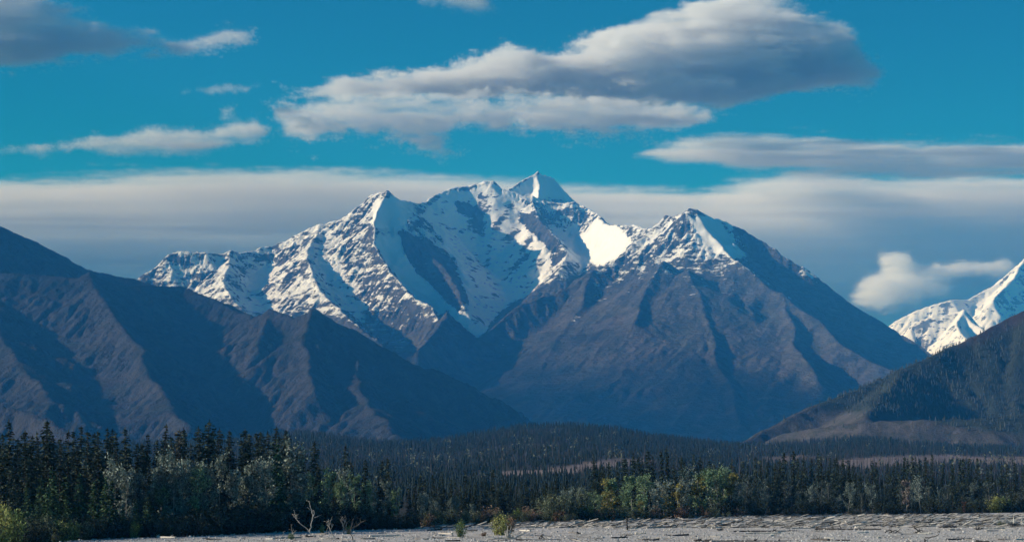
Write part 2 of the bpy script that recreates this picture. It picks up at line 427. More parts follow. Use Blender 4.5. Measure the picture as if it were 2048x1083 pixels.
# ------------------------------------------------------------------ dark foothills on the left
def build_foothills():
    cell = 7.5
    xs = np.arange(-3100, 420, cell); ys = np.arange(4500, 10600, cell * 1.2)
    x, y = np.meshgrid(xs, ys)
    xw = x + 45 * fbm(x, y, 380, 4, 41); yw = y + 70 * fbm(x, y, 380, 4, 51)
    back = [(-420, 300, 8.4), (-200, 370, 8.5), (0, 453, 8.6), (60, 476, 8.7), (110, 500, 8.8), (150, 522, 8.9), (190, 541, 9), (240, 552, 9), (290, 561, 9), (340, 575, 8.9), (400, 590, 8.8),
            (440, 618, 8.7), (478, 634, 8.6), (540, 672, 8.3)]
    shoulder = [(-420, 470, 7.7), (-150, 520, 7.8), (0, 545, 7.8), (80, 550, 7.8), (168, 556, 7.7)]
    near = [(168, 556, 7.7), (212, 600, 7.3), (250, 645, 7.0), (272, 690, 6.7), (302, 750, 6.3), (340, 802, 5.9), (372, 845, 5.6)]
    near2 = [(-150, 520, 7.8), (-60, 600, 7.2), (0, 660, 6.8), (60, 740, 6.3), (110, 800, 5.9)]
    near3 = [(80, 550, 7.8), (110, 610, 7.3), (150, 690, 6.8), (180, 760, 6.3), (230, 830, 5.8)]
    mid = [(168, 556, 7.7), (248, 577, 7.9), (310, 575, 8.1), (368, 577, 8.2), (430, 603, 8.0), (479, 631, 7.8), (500, 632, 7.7)]
    mid2 = [(368, 577, 8.2), (400, 640, 7.8), (440, 690, 7.4), (520, 740, 7.0), (600, 800, 6.5), (680, 850, 6.0)]
    knob = [(479, 640, 7.5), (505, 628, 7.45), (532, 621, 7.4), (567, 626, 7.35), (589, 636, 7.3), (612, 626, 7.3), (630, 621, 7.3), (656, 630, 7.3), (683, 650, 7.35), (705, 663, 7.4), (760, 690, 7.5),
            (800, 715, 7.6), (830, 740, 7.65), (900, 779, 7.8), (960, 799, 7.95), (1020, 822, 8.1), (1062, 846, 8.2), (1100, 886, 8.3)]
    k1 = [(530, 622, 7.4), (522, 660, 7.2), (530, 700, 7.0)]
    k2 = [(630, 621, 7.3), (618, 670, 7.05), (612, 720, 6.8), (640, 780, 6.4)]
    k3 = [(705, 663, 7.1), (690, 730, 6.7), (720, 790, 6.3), (800, 850, 5.8)]
    k4 = [(705, 663, 7.4), (712, 740, 6.9), (740, 810, 6.3), (800, 868, 5.7)]
    low = [(-120, 785, 5.2), (0, 806, 5.1), (44, 813, 5.05), (102, 834, 4.95), (150, 862, 4.8)]
    back2 = [(60, 476, 8.7), (90, 520, 8.3), (130, 548, 8.0)]
    R = [back, (0.45, 1500., shoulder), (0.55, 1800., near), (0.36, 2000., near2), mid, (0.4, 2000., mid), (0.75, 1100., knob), (0.55, 1200., k1), (0.55, 1200., k2), (0.42, 1600., k4), low]
    h, d = seg_heights(xw, yw, R, 0.62, 1500.0, 16.0)
    dd = 1 - np.exp(-d / 160.0)
    rx = x + 70 * fbm(x, y, 240, 3, 73); ry = y + 70 * fbm(x, y, 240, 3, 74)
    h = h + (fbm(rx, ry, 420, 3, 60, 0.5, True) - 0.3) * 52 * dd + (fbm(rx * 0.9 - ry * 0.43, (rx * 0.43 + ry * 0.9) * 0.4, 130, 5, 61, 0.6, True) - 0.4) * 34 * (0.15 + dd) + fbm(x, y, 45, 4, 69, 0.6) * 7 * (0.5 + 0.5 * dd)
    fl = 20 + 0.012 * (y - 4500)
    h = np.maximum(h, fl + 6 * fbm(x, y, 200, 3, 5))
    H = erode(h, cell, 20000, 80, 8, 0.32, 5)
    gx, gy = slope_of(H, cell, cell * 1.2); sl = np.hypot(gx, gy)
    u, v = proj(x, y, H)
    snow = -0.75 + 0.55 * sstep(560, 470, v) * sstep(130, 20, u) + 0.2 * fbm(x, y, 120, 4, 8)
    veg = np.clip(0.85 - 1.0 * sstep(0.5, 0.95, sl) + 0.5 * fbm(x, y, 250, 4, 15), 0, 1)
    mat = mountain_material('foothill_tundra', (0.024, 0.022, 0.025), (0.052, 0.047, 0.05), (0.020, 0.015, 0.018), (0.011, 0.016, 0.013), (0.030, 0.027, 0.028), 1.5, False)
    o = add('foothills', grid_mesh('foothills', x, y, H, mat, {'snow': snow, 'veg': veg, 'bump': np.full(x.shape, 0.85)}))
    tag(o, 'dark brown treeless foothills with two rounded knobs in front of the snowy mountain', 'foothills', kind='structure')

# ------------------------------------------------------------------ snow mountain far right
def build_far_peak():
    cell = 14.0
    xs = np.arange(2900, 6200, cell); ys = np.arange(16800, 22300, cell)
    x, y = np.meshgrid(xs, ys)
    xw = x + 40 * fbm(x, y, 420, 4, 141); yw = y + 70 * fbm(x, y, 420, 4, 151)
    a = [(1730, 690, 20), (1760, 660, 20), (1790, 640, 20), (1830, 622, 20), (1870, 608, 20), (1900, 600, 20), (1935, 599, 20.2), (1960, 585, 20.3), (1990, 568, 20.4), (2020, 540, 20.5), (2048, 519, 20.6), (2120, 480, 20.8), (2200, 540, 21)]
    b = [(1790, 680, 18.6), (1812, 658, 18.55), (1830, 642, 18.5), (1860, 633, 18.5), (1890, 629, 18.5), (1925, 621, 18.5), (1942, 640, 18.3), (1975, 662, 18.0), (2010, 690, 17.7)]
    b2 = [(1925, 621, 18.5), (1918, 650, 18.1), (1935, 690, 17.6)]
    c = [(2048, 519, 20.6), (2010, 570, 20.0), (1985, 600, 19.6)]
    h, d = seg_heights(xw, yw, [a, (0.9, 1300., b), b2, c], 0.72, 1900.0, 22.0)
    dd = 1 - np.exp(-d / 200.0)
    h = h + (fbm(x, y, 400, 6, 161, 0.52, True) - 0.35) * 45 * (0.2 + dd)
    h = np.maximum(h, 120)
    H = erode(h, cell, 6000, 60, 4, 0.25, 15)
    gx, gy = slope_of(H, cell, cell); sl = np.hypot(gx, gy)
    cov = 1.12 + 0.5 * fbm(x, y, 160, 5, 8) - 1.1 * np.clip(sl - 0.75, 0, 1)
    mat = mountain_material('far_snow', (0.09, 0.09, 0.10), (0.2, 0.2, 0.2), (0.15, 0.13, 0.12), (0.1, 0.1, 0.07), (0.2, 0.17, 0.16))
    o = add('mountain', grid_mesh('far_mountain', x, y, H, mat, {'snow': cov, 'veg': np.zeros(x.shape), 'bump': np.full(x.shape, 0.35)}))
    tag(o, 'distant white snow mountain seen past the forested hillside on the right', 'mountain', kind='structure')

# ------------------------------------------------------------------ forested hillside on the right
HILL = {}
def build_right_hill():
    cx, cy = 7.0, 8.0
    xs = np.arange(330, 2000, cx); ys = np.arange(3300, 5900, cy)
    x, y = np.meshgrid(xs, ys)
    xw = x + 25 * fbm(x, y, 260, 4, 241); yw = y + 45 * fbm(x, y, 260, 4, 251)
    top = [(2350, 500, 5.3), (2200, 552, 5.2), (2048, 622, 5.0), (1950, 670, 4.9), (1870, 711, 4.8), (1800, 743, 4.7), (1700, 782, 4.6), (1600, 820, 4.5), (1530, 856, 4.4), (1470, 890, 4.3)]
    ter = [(2150, 810, 4.0), (1980, 836, 3.95), (1850, 838, 3.95), (1740, 842, 3.95), (1640, 852, 4.0), (1560, 864, 4.05)]
    g1 = [(1950, 670, 4.9), (1900, 740, 4.5), (1880, 800, 4.2)]
    g2 = [(1800, 743, 4.7), (1760, 790, 4.4), (1730, 832, 4.1)]
    g3 = [(2150, 570, 5.15), (2080, 690, 4.6), (2040, 790, 4.2)]
    h, d = seg_heights(xw, yw, [top, ter, g2], 0.44, 1400.0, 9.0)
    dd = 1 - np.exp(-d / 120.0)
    h = h + (fbm(x, y, 220, 5, 261, 0.5, True) - 0.35) * 8 * (0.15 + dd) + fbm(x, y, 40, 3, 262) * 2.5
    h = np.maximum(h, 25)
    H = erode(h, cx, 5000, 60, 3, 0.15, 25)
    u, v = proj(x, y, H)
    tops = np.interp(u, [1470, 1530, 1600, 1700, 1800, 1870, 1950, 2048, 2200], [890, 852, 816, 777, 737, 705, 664, 616, 540])
    bare_low = np.interp(u, [1480, 1560, 1650, 1720, 1800, 1900, 2000, 2100], [700, 770, 812, 822, 828, 845, 868, 880])
    tundra = sstep(1880, 1990, u) * sstep(tops + 42, tops + 8, v + 8 * fbm(u, v, 30, 3, 6))
    forest = sstep(14, -14, v - bare_low + 16 * fbm(x, y, 130, 4, 9)) * (1 - tundra)
    forest = forest * sstep(-0.42, -0.1, fbm(x, y, 150, 4, 33) + 0.25)
    mat, t, b = nmat('hillside_ground')
    co = OBJC(t); n1 = NOISE(t, co, 0.012, 5, 0.6); n2 = NOISE(t, co, 0.05, 5, 0.65); n3 = NOISE(t, co, 0.18, 4, 0.7)
    fa = ATTR(t, 'forest').outputs['Fac']; tu = ATTR(t, 'tundra').outputs['Fac']
    bare = MIX(t, MAPR(t, n1, 0.4, 0.6), (0.070, 0.064, 0.066), (0.11, 0.098, 0.098))
    bare = MIX(t, MAPR(t, n2, 0.45, 0.65), bare, (0.05, 0.052, 0.04))
    bare = MIX(t, MAPR(t, n3, 0.55, 0.7), bare, (0.032, 0.03, 0.03))
    c = MIX(t, MAPR(t, fa, 0.2, 0.7), bare, (0.034, 0.044, 0.034))
    c = MIX(t, tu, c, MIX(t, n2, (0.05, 0.032, 0.032), (0.038, 0.027, 0.026)))
    t.links.new(c, b.inputs['Base Color']); t.links.new(BUMP(t, MATH(t, 'ADD', n2, n3), 6.0, 0.6), b.inputs['Normal'])
    o = add('hill', grid_mesh('hill', x, y, H, mat, {'forest': forest, 'tundra': tundra}))
    tag(o, 'forested hillside sloping down from the right edge', 'hill', kind='structure')
    HILL.update(xs=xs, ys=ys, H=H, forest=forest, tundra=tundra, v=v, u=u)

# ------------------------------------------------------------------ low hill in the middle distance, and the ground sheet
def crest_z(u):
    cv = np.interp(u, [-400, 0, 380, 480, 560, 610, 650, 700, 780, 860, 930, 980, 1040, 1140, 1230, 1300, 1400, 1480, 1600, 1700, 1800, 1900, 2100, 2500],
                   [893, 893, 890, 884, 873, 868, 872, 880, 888, 889, 878, 868, 857, 853, 859, 874, 885, 892, 888, 880, 887, 897, 899, 890])
    return CAMH + (HZ - cv) / F * 3500.0

def valley_z(x, y):
    """gravel bar level near, rising to the low wooded hill, then a flat valley behind it"""
    yy = np.maximum(y, 50.0)
    u = 1024 + x / yy * F
    yc = 3500.0
    f = np.clip((y - 760) / (yc - 760), 0, 1) ** 1.5
    z1 = crest_z(u) * f
    zb = 60 + 0.010 * (y - 4300)
    w = sstep(3500, 4150, y)
    z = z1 * (1 - w) + np.where(y > 3400, zb, 0) * w
    und = 5.0 * fbm(x, y, 240, 4, 301) * sstep(800, 1800, y)
    return z + und - 0.0

def meadow_mask(x, y):
    """open strips among the distant trees: 1 = open"""
    z = valley_z(x, y); u, v = proj(x, np.maximum(y, 60), z)
    M = [[(1660, 922), (1760, 912), (1900, 909), (2080, 914), (2080, 930), (1900, 926), (1780, 934), (1690, 938)],
         [(1000, 944), (1120, 934), (1200, 920), (1290, 914), (1310, 921), (1240, 932), (1120, 946), (1010, 952)],
         [(1510, 915), (1600, 910), (1640, 916), (1560, 924)],
         [(1780, 888), (1900, 882), (2080, 884), (2080, 891), (1900, 888), (1790, 893)]]
    s = np.full(np.shape(x), -1e3)
    for p in M: s = np.maximum(s, sdf_poly(u, v, p))
    return sstep(-3, 3, s + 5 * fbm(x, y, 70, 3, 305)) * (y > 900)

EDGE_U = [-300, 0, 110, 150, 320, 400, 560, 700, 820, 870, 1000, 1160, 1300, 1500, 1800, 2048, 2400]
EDGE_V = [1092, 1090, 1083, 1078, 1073, 1071, 1063, 1058, 1056, 1049, 1044, 1041, 1037, 1032, 1027, 1023, 1018]
def edge_Y(u): return CAMH * F / (np.interp(u, EDGE_U, EDGE_V) - HZ)

def gravel_z(x, y):
    return 0.05 * fbm(x, y * 0.55, 26, 4, 401) + 0.03 * fbm(x, y, 5, 3, 402) + 0.22 * fbm(x, y * 0.3, 90, 2, 404)

def build_ground():
    ys = np.concatenate([np.arange(-400, 250, 25), np.arange(250, 640, 1.6), 640 * 1.03 ** np.arange(0, 122)])
    us = np.concatenate([np.linspace(-1.6, -0.30, 24)[:-1], np.linspace(-0.30, 0.30, 300), np.linspace(0.30, 1.6, 24)[1:]])
    y = np.repeat(ys[:, None], len(us), 1)
    x = us[None, :] * (np.abs(y) * 0.96 + 40)
    z = valley_z(x, y)
    u = 1024 + x / np.maximum(y, 60) * F
    gr = sstep(10, -6, y - edge_Y(u) + 5 * fbm(x, y, 14, 3, 403))
    z = z + gravel_z(x, y) * sstep(760, 640, y) - 0.15 * (1 - gr)
    mat, t, b = nmat('valley_ground')
    co = OBJC(t)
    g = ATTR(t, 'gravel').outputs['Fac']; me_ = ATTR(t, 'meadow').outputs['Fac']
    n1 = NOISE(t, co, 0.09, 4, 0.6); n2 = NOISE(t, co, 0.9, 5, 0.7); n3 = NOISE(t, co, 3.5, 4, 0.75)
    grav = MIX(t, MAPR(t, n2, 0.3, 0.7), (0.52, 0.50, 0.485), (0.76, 0.735, 0.71))
    grav = MIX(t, MAPR(t, n1, 0.5, 0.68), grav, (0.60, 0.54, 0.48))
    grav = MIX(t, MAPR(t, n3, 0.56, 0.66), grav, (0.11, 0.105, 0.10))
    np_ = NOISE(t, co, 0.25, 5, 0.7, (1.0, 0.22, 1.0))
    grav = MIX(t, MAPR(t, np_, 0.48, 0.66), grav, (0.36, 0.34, 0.33))
    grav = MIX(t, MAPR(t, NOISE(t, co, 0.05, 5, 0.6, (1.0, 0.2, 1.0)), 0.52, 0.66), grav, (0.62, 0.57, 0.52))
    n4 = NOISE(t, co, 0.02, 5, 0.65)
    floor = MIX(t, MAPR(t, n4, 0.42, 0.6), (0.018, 0.023, 0.021), (0.040, 0.037, 0.037))
    mead = MIX(t, MAPR(t, NOISE(t, co, 0.05, 5, 0.65), 0.35, 0.65), (0.20, 0.15, 0.14), (0.32, 0.25, 0.235))
    c = MIX(t, me_, floor, mead)
    c = MIX(t, g, c, grav)
    t.links.new(c, b.inputs['Base Color'])
    t.links.new(BUMP(t, MATH(t, 'ADD', n2, n3), 0.25, 0.8), b.inputs['Normal'])
    o = add('ground', grid_mesh('ground', x, y, z, mat, {'gravel': gr, 'meadow': meadow_mask(x, y)}))
    tag(o, 'pale gravel river bar in front and dark valley floor behind it', 'ground', kind='structure')

build_massif()
build_foothills()
build_far_peak()
build_right_hill()
build_ground()

# ------------------------------------------------------------------ vegetation
def tube(pts, rad, n=6):
    pts = np.asarray(pts, float); rad = np.asarray(rad, float)
    k = len(pts)
    tang = np.gradient(pts, axis=0); tang /= np.linalg.norm(tang, axis=1, keepdims=True) + 1e-9
    ref = np.where(np.abs(tang[:, 2:3]) > 0.8, np.array([[1., 0, 0]]), np.array([[0, 0, 1.]]))
    a = np.cross(tang, ref); a /= np.linalg.norm(a, axis=1, keepdims=True) + 1e-9
    b = np.cross(tang, a)
    th = np.arange(n) / n * 2 * np.pi
    V = pts[:, None] + rad[:, None, None] * (np.cos(th)[None, :, None] * a[:, None] + np.sin(th)[None, :, None] * b[:, None])
    V = np.concatenate([V.reshape(-1, 3), pts[:1], pts[-1:]])
    i = np.arange(k * n).reshape(k, n); j = np.roll(i, -1, 1)
    q = np.stack([i[:-1], j[:-1], j[1:], i[1:]], -1).reshape(-1, 4)
    c0, c1 = k * n, k * n + 1
    t0 = np.stack([j[0], i[0], np.full(n, c0)], -1); t1 = np.stack([i[-1], j[-1], np.full(n, c1)], -1)
    return V, q, np.concatenate([t0, t1])

class MB:
    def __init__(s): s.V = []; s.Q = []; s.T = []; s.n = 0; s.C = []
    def put(s, V, Q=None, T=None, col=None):
        if Q is not None and len(Q): s.Q.append(np.asarray(Q) + s.n)
        if T is not None and len(T): s.T.append(np.asarray(T) + s.n)
        s.V.append(V); s.n += len(V)
        if col is not None: s.C.append(np.broadcast_to(np.asarray(col, float), (len(V), 3)))
    def tube(s, pts, rad, n=6, col=None):
        V, q, t = tube(pts, rad, n); s.put(V, q, t, col)
    def mesh(s, name, mat, smooth=False):
        f = []
        if s.Q: f.append(np.concatenate(s.Q))
        if s.T: f.append(np.concatenate(s.T))
        return mesh_np(name, np.concatenate(s.V), f, [mat], smooth, {'tone': np.concatenate(s.C)} if s.C else None)

LEAFTONE = []
def leaf_quads(rng, c, a, la, lb, spread=0.6):
    """leaf sprays: centres c, long axis a (unit), half sizes la, lb"""
    n = len(c)
    r = rng.normal(size=(n, 3)) * spread + np.array([0, 0, 0.25])
    a = a / (np.linalg.norm(a, axis=1, keepdims=True) + 1e-9)
    s = np.cross(a, r); s /= np.linalg.norm(s, axis=1, keepdims=True) + 1e-9
    la = np.broadcast_to(la, n)[:, None]; lb = np.broadcast_to(lb, n)[:, None]
    V = np.stack([c - a * la, c + s * lb, c + a * la, c - s * lb], 1).reshape(-1, 3)
    LEAFTONE.append(np.repeat(rng.uniform(0.35, 1.65, n) ** 1.3, 4))
    return V, np.arange(n * 4).reshape(n, 4)

def spruce_meshes(name, seed, h, R, needle, bark, young=False, club=True, sparse=0.0, dead=0.0):
    rng = np.random.default_rng(seed)
    lean = rng.normal(0, 0.012, 2) * h
    tz = np.linspace(0, h, 8); tx = lean[0] * (tz / h) ** 2; ty = lean[1] * (tz / h) ** 2
    tr = MB(); tr.tube(np.stack([tx, ty, tz], 1), 0.010 * h * (1 - 0.93 * tz / h) + 0.01, 7)
    C, A, LA, LB = [], [], [], []
    t = 0.03 if young else rng.uniform(0.05, 0.10)
    phase = 0
    while t < 0.995:
        z = t * h
        prof = (1 - t) ** (0.9 if young else 0.72) * min(1.0, (t + 0.35) / 0.55)
        if club and 0.86 < t < 0.97: prof = max(prof, 0.26 + 0.06 * rng.random())
        r = R * prof * rng.uniform(0.72, 1.15)
        nb = rng.integers(5, 9) if t < 0.9 else rng.integers(4, 6)
        phase += rng.uniform(0.3, 1.2)
        for k in range(nb):
            if rng.random() < sparse: continue
            az = phase + k * 2 * np.pi / nb + rng.normal(0, 0.25)
            L = max(0.14, r * rng.uniform(0.6, 1.2))
            ns = max(2, int(L / 0.26) + 1)
            s = np.linspace(0.2, 1, ns)
            droop = -0.28 * L * s + 0.10 * L * s * s * (1 if not young else 2.5)
            cx = tx[-1] * t * t + np.cos(az) * L * s; cy = ty[-1] * t * t + np.sin(az) * L * s
            c = np.stack([cx, cy, z + droop], 1)
            for q in range(2):
                cc = c + rng.normal(0, 0.07, c.shape)
                d = np.stack([np.cos(az) + rng.normal(0, 0.35, ns), np.sin(az) + rng.normal(0, 0.35, ns), -0.35 + rng.normal(0, 0.25, ns)], 1)
                C.append(cc); A.append(d); LA.append(rng.uniform(0.20, 0.34, ns) * (0.75 + 0.4 * (1 - t))); LB.append(rng.uniform(0.08, 0.15, ns))
        t += rng.uniform(0.30, 0.46) / h
    # leader
    C.append(np.array([[tx[-1], ty[-1], h - 0.15], [tx[-1], ty[-1], h]])); A.append(np.array([[0, 0, 1.], [0, 0.05, 1]])); LA.append(np.array([0.3, 0.3])); LB.append(np.array([0.09, 0.06]))
    V, q = leaf_quads(rng, np.concatenate(C), np.concatenate(A), np.concatenate(LA), np.concatenate(LB))
    return (mesh_np(name + '_trunk', *_q(tr), [bark], True), mesh_np(name + '_crown', V, q, [needle], False, {'leaf': LEAFTONE[-1]}))

def _q(mb):
    f = []
    if mb.Q: f.append(np.concatenate(mb.Q))
    if mb.T: f.append(np.concatenate(mb.T))
    return np.concatenate(mb.V), f

def poplar_meshes(name, seed, h, R, leaf, bark, nl=2200, base=0.18, multi=1):
    rng = np.random.default_rng(seed)
    tr = MB(); cl = []
    for s in range(multi):
        off = rng.normal(0, 0.25 * (multi > 1), 2); lean = rng.normal(0, 0.06, 2) * h
        tz = np.linspace(0, h * rng.uniform(0.85, 0.98), 9); f = tz / h
        px = off[0] + lean[0] * f + 0.03 * h * np.sin(f * 5 + seed) * 0.4; py = off[1] + lean[1] * f
        tr.tube(np.stack([px, py, tz], 1), 0.011 * h * (1 - 0.9 * f) + 0.012, 7)
        for k in range(int(16 / multi) + 3):
            t = base + (1 - base) * rng.random() ** 0.9
            b0 = np.array([np.interp(t * h, tz, px), np.interp(t * h, tz, py), min(t * h, tz[-1])])
            az = rng.uniform(0, 2 * np.pi); prof = np.sin(np.pi * min(1, 0.12 + 0.88 * (1 - t)) ** 0.8) * 0.75 + 0.3
            L = R * prof * rng.uniform(0.6, 1.1)
            e = b0 + np.array([np.cos(az) * L, np.sin(az) * L, L * rng.uniform(0.5, 1.1)])
            m = (b0 + e) / 2 + np.array([0, 0, -0.08 * L])
            tr.tube([b0, m, e], [0.004 * h, 0.003 * h, 0.006], 5)
            for q in range(3): cl.append((m * (1 - q / 2.) + e * (q / 2.), 0.22 * R + 0.20 * rng.random() * R))
        cl.append((np.array([px[-1], py[-1], tz[-1]]), 0.25 * R))
    cen = np.array([c for c, _ in cl]); rad = np.array([r for _, r in cl])
    i = rng.integers(0, len(cen), nl)
    c = cen[i] + rng.normal(size=(nl, 3)) * rad[i, None] * 0.5 * np.array([1, 1, 1.15])
    c[:, 2] = np.maximum(c[:, 2], 0.12 * h * base)
    sz = rng.uniform(0.13, 0.25, nl)
    V, q = leaf_quads(rng, c, rng.normal(size=(nl, 3)), sz, sz * rng.uniform(0.6, 0.9, nl), 1.0)
    return (mesh_np(name + '_trunk', *_q(tr), [bark], True), mesh_np(name + '_crown', V, q, [leaf], False, {'leaf': LEAFTONE[-1]}))

def shrub_meshes(name, seed, h, R, leaf, bark, nl=1300, upright=0.5, lsz=0.11):
    rng = np.random.default_rng(seed)
    st = MB(); cl = []
    for k in range(16):
        az = rng.uniform(0, 2 * np.pi); rr = R * np.sqrt(rng.random())
        e = np.array([np.cos(az) * rr, np.sin(az) * rr, h * (1 - 0.45 * (rr / R) ** 2) * rng.uniform(0.72, 1.0)])
        b = np.array([np.cos(az) * rr * 0.25, np.sin(az) * rr * 0.25, -0.05])
        m = (b + e) / 2 + np.array([np.cos(az), np.sin(az), 0]) * 0.08 * R
        st.tube([b, m, e], [0.030, 0.022, 0.008], 5)
        for q in range(4):
            f = 0.15 + 0.85 * q / 3.
            cl.append((b + (e - b) * f, 0.17 * R + 0.10 * h * 0.3))
    cen = np.array([c for c, _ in cl]); rad = np.array([r for _, r in cl])
    i = rng.integers(0, len(cen), nl)
    c = cen[i] + rng.normal(size=(nl, 3)) * rad[i, None] * 0.75
    c[:, 2] = np.abs(c[:, 2]) + 0.03
    sz = rng.uniform(0.7, 1.3, nl) * lsz
    a = rng.normal(size=(nl, 3)) + np.array([0, 0, upright])
    V, q = leaf_quads(rng, c, a, sz * 1.3, sz * 0.6, 1.0)
    return (mesh_np(name + '_stems', *_q(st), [bark], True), mesh_np(name + '_foliage', V, q, [leaf], False, {'leaf': LEAFTONE[-1]}))

def leaf_mat(name, a, b, trans=0.25, rnd=0.5, scale=0.9):
    m, t, p = nmat(name)
    oi = t.nodes.new('ShaderNodeObjectInfo').outputs['Random']
    n = NOISE(t, OBJC(t), scale, 3, 0.6)
    f = MATH(t, 'ADD', MATH(t, 'MULTIPLY', MATH(t, 'SUBTRACT', oi, 0.5), rnd), MAPR(t, n, 0.3, 0.7), clamp=True)
    c = MIX(t, f, a, b)
    vm = t.nodes.new('ShaderNodeVectorMath'); vm.operation = 'SCALE'      # every leaf spray a little lighter or darker
    t.links.new(c, vm.inputs[0]); t.links.new(ATTR(t, 'leaf').outputs['Fac'], vm.inputs['Scale']); c = vm.outputs[0]
    t.links.new(c, p.inputs['Base Color'])
    p.inputs['Roughness'].default_value = 0.75
    if trans > 0:
        tr = t.nodes.new('ShaderNodeBsdfTranslucent'); t.links.new(c, tr.inputs[0])
        mx = t.nodes.new('ShaderNodeMixShader'); mx.inputs[0].default_value = trans
        t.links.new(p.outputs[0], mx.inputs[1]); t.links.new(tr.outputs[0], mx.inputs[2])
        t.links.new(mx.outputs[0], t.nodes['Material Output'].inputs['Surface'])
    return m

def bark_mat(name, a, b):
    m, t, p = nmat(name)
    n = NOISE(t, OBJC(t), 3.0, 4, 0.7, (1, 1, 0.25))
    t.links.new(MIX(t, MAPR(t, n, 0.35, 0.65), a, b), p.inputs['Base Color'])
    return m

M_needle = leaf_mat('spruce_needles', (0.019, 0.034, 0.025), (0.052, 0.076, 0.054), 0.06)
M_needle_y = leaf_mat('young_spruce_needles', (0.035, 0.075, 0.040), (0.075, 0.13, 0.06), 0.12)
M_needle_d = leaf_mat('dull_needles', (0.055, 0.06, 0.052), (0.09, 0.09, 0.075), 0.06)
M_pop = leaf_mat('grey_poplar_leaves', (0.12, 0.16, 0.135), (0.27, 0.315, 0.28), 0.15)
M_popg = leaf_mat('green_poplar_leaves', (0.12, 0.20, 0.11), (0.25, 0.33, 0.19), 0.2)
M_popy = leaf_mat('yellow_poplar_leaves', (0.20, 0.19, 0.06), (0.30, 0.26, 0.08), 0.3)
M_popo = leaf_mat('orange_leaves', (0.26, 0.10, 0.05), (0.34, 0.17, 0.09), 0.3)
M_popp = leaf_mat('pale_pink_leaves', (0.16, 0.13, 0.115), (0.24, 0.20, 0.18), 0.15)
M_popd = leaf_mat('dull_poplar_leaves', (0.055, 0.075, 0.066), (0.13, 0.16, 0.145), 0.12)
M_alder = leaf_mat('dark_alder_leaves', (0.022, 0.036, 0.026), (0.050, 0.070, 0.048), 0.1)
M_wil = leaf_mat('willow_leaves', (0.09, 0.12, 0.075), (0.17, 0.19, 0.12), 0.3)
M_wilg = leaf_mat('fresh_willow_leaves', (0.11, 0.17, 0.06), (0.22, 0.27, 0.09), 0.3)
M_wily = leaf_mat('yellowing_willow_leaves', (0.19, 0.22, 0.07), (0.34, 0.34, 0.12), 0.3)
M_wilr = leaf_mat('rusty_shrub_leaves', (0.20, 0.12, 0.09), (0.26, 0.19, 0.12), 0.25)
M_bark = bark_mat('spruce_bark', (0.05, 0.043, 0.038), (0.11, 0.10, 0.09))
M_pbark = bark_mat('poplar_bark', (0.20, 0.19, 0.17), (0.42, 0.40, 0.37))
M_sbark = bark_mat('shrub_bark', (0.09, 0.075, 0.06), (0.17, 0.15, 0.125))

KIND = {}
def reg(key, thing, parts, metas, h): KIND.setdefault(key, []).append((thing, parts, metas, h))
for i in range(8):
    reg('spruce', 'spruce_tree', ('trunk', 'crown'), spruce_meshes('spruce', 100 + i, 16.0, [1.55, 1.8, 1.35, 2.1, 1.6, 1.9, 1.45, 2.2][i], M_needle, M_bark, sparse=[0, .1, .2, .05, .25, .1, .15, 0][i], club=i % 3 != 2), 16.0)
for i in range(4):
    reg('slim', 'spruce_tree', ('trunk', 'crown'), spruce_meshes('slim_spruce', 140 + i, 12.0, [1.0, 1.2, 0.9, 1.3][i], M_needle, M_bark, sparse=0.1), 12.0)
for i in range(4):
    reg('young', 'young_spruce', ('trunk', 'crown'), spruce_meshes('young_spruce', 160 + i, 8.0, [1.7, 1.5, 1.9, 1.4][i], M_needle_y, M_bark, True, False), 8.0)
for i in range(2):
    reg('dull', 'spruce_tree', ('trunk', 'crown'), spruce_meshes('dull_spruce', 180 + i, 14.0, 1.6, M_needle_d, M_bark, sparse=0.25), 14.0)
for i in range(5):
    reg('poplar', 'poplar_tree', ('trunk', 'crown'), poplar_meshes('poplar', 200 + i, 11.0, [1.9, 2.2, 1.6, 2.0, 2.4][i], M_pop, M_pbark, 1500), 11.0)
for i in range(4):
    reg('poplarg', 'poplar_tree', ('trunk', 'crown'), poplar_meshes('green_poplar', 220 + i, 10.0, [1.8, 2.1, 1.6, 2.0][i], M_popg, M_pbark, 1500, 0.12), 10.0)
for i in range(2):
    reg('poplary', 'poplar_tree', ('trunk', 'crown'), poplar_meshes('yellow_poplar', 240 + i, 8.0, 1.5, M_popy, M_pbark, 900, 0.12), 8.0)
    reg('poplaro', 'poplar_tree', ('trunk', 'crown'), poplar_meshes('orange_poplar', 245 + i, 5.0, 0.9, M_popo, M_pbark, 700, 0.1), 5.0)
    reg('poplarp', 'poplar_tree', ('trunk', 'crown'), poplar_meshes('pale_poplar', 255 + i, 10.0, 1.4, M_popp, M_pbark, 1300, 0.2), 10.0)
    reg('poplard', 'poplar_tree', ('trunk', 'crown'), poplar_meshes('dull_poplar', 257 + i, 11.0, [1.8, 2.2][i], M_popd, M_pbark, 1400), 11.0)
    reg('barepop', 'poplar_tree', ('trunk', 'crown'), poplar_meshes('thin_poplar', 250 + i, 11.0, 1.9, M_pop, M_pbark, 700, 0.25), 11.0)
for i in range(4):
    reg('alder', 'alder_shrub', ('stems', 'foliage'), shrub_meshes('alder', 260 + i, 4.0, [2.6, 2.2, 3.0, 2.4][i], M_alder, M_sbark, 2000, lsz=0.13), 4.0)
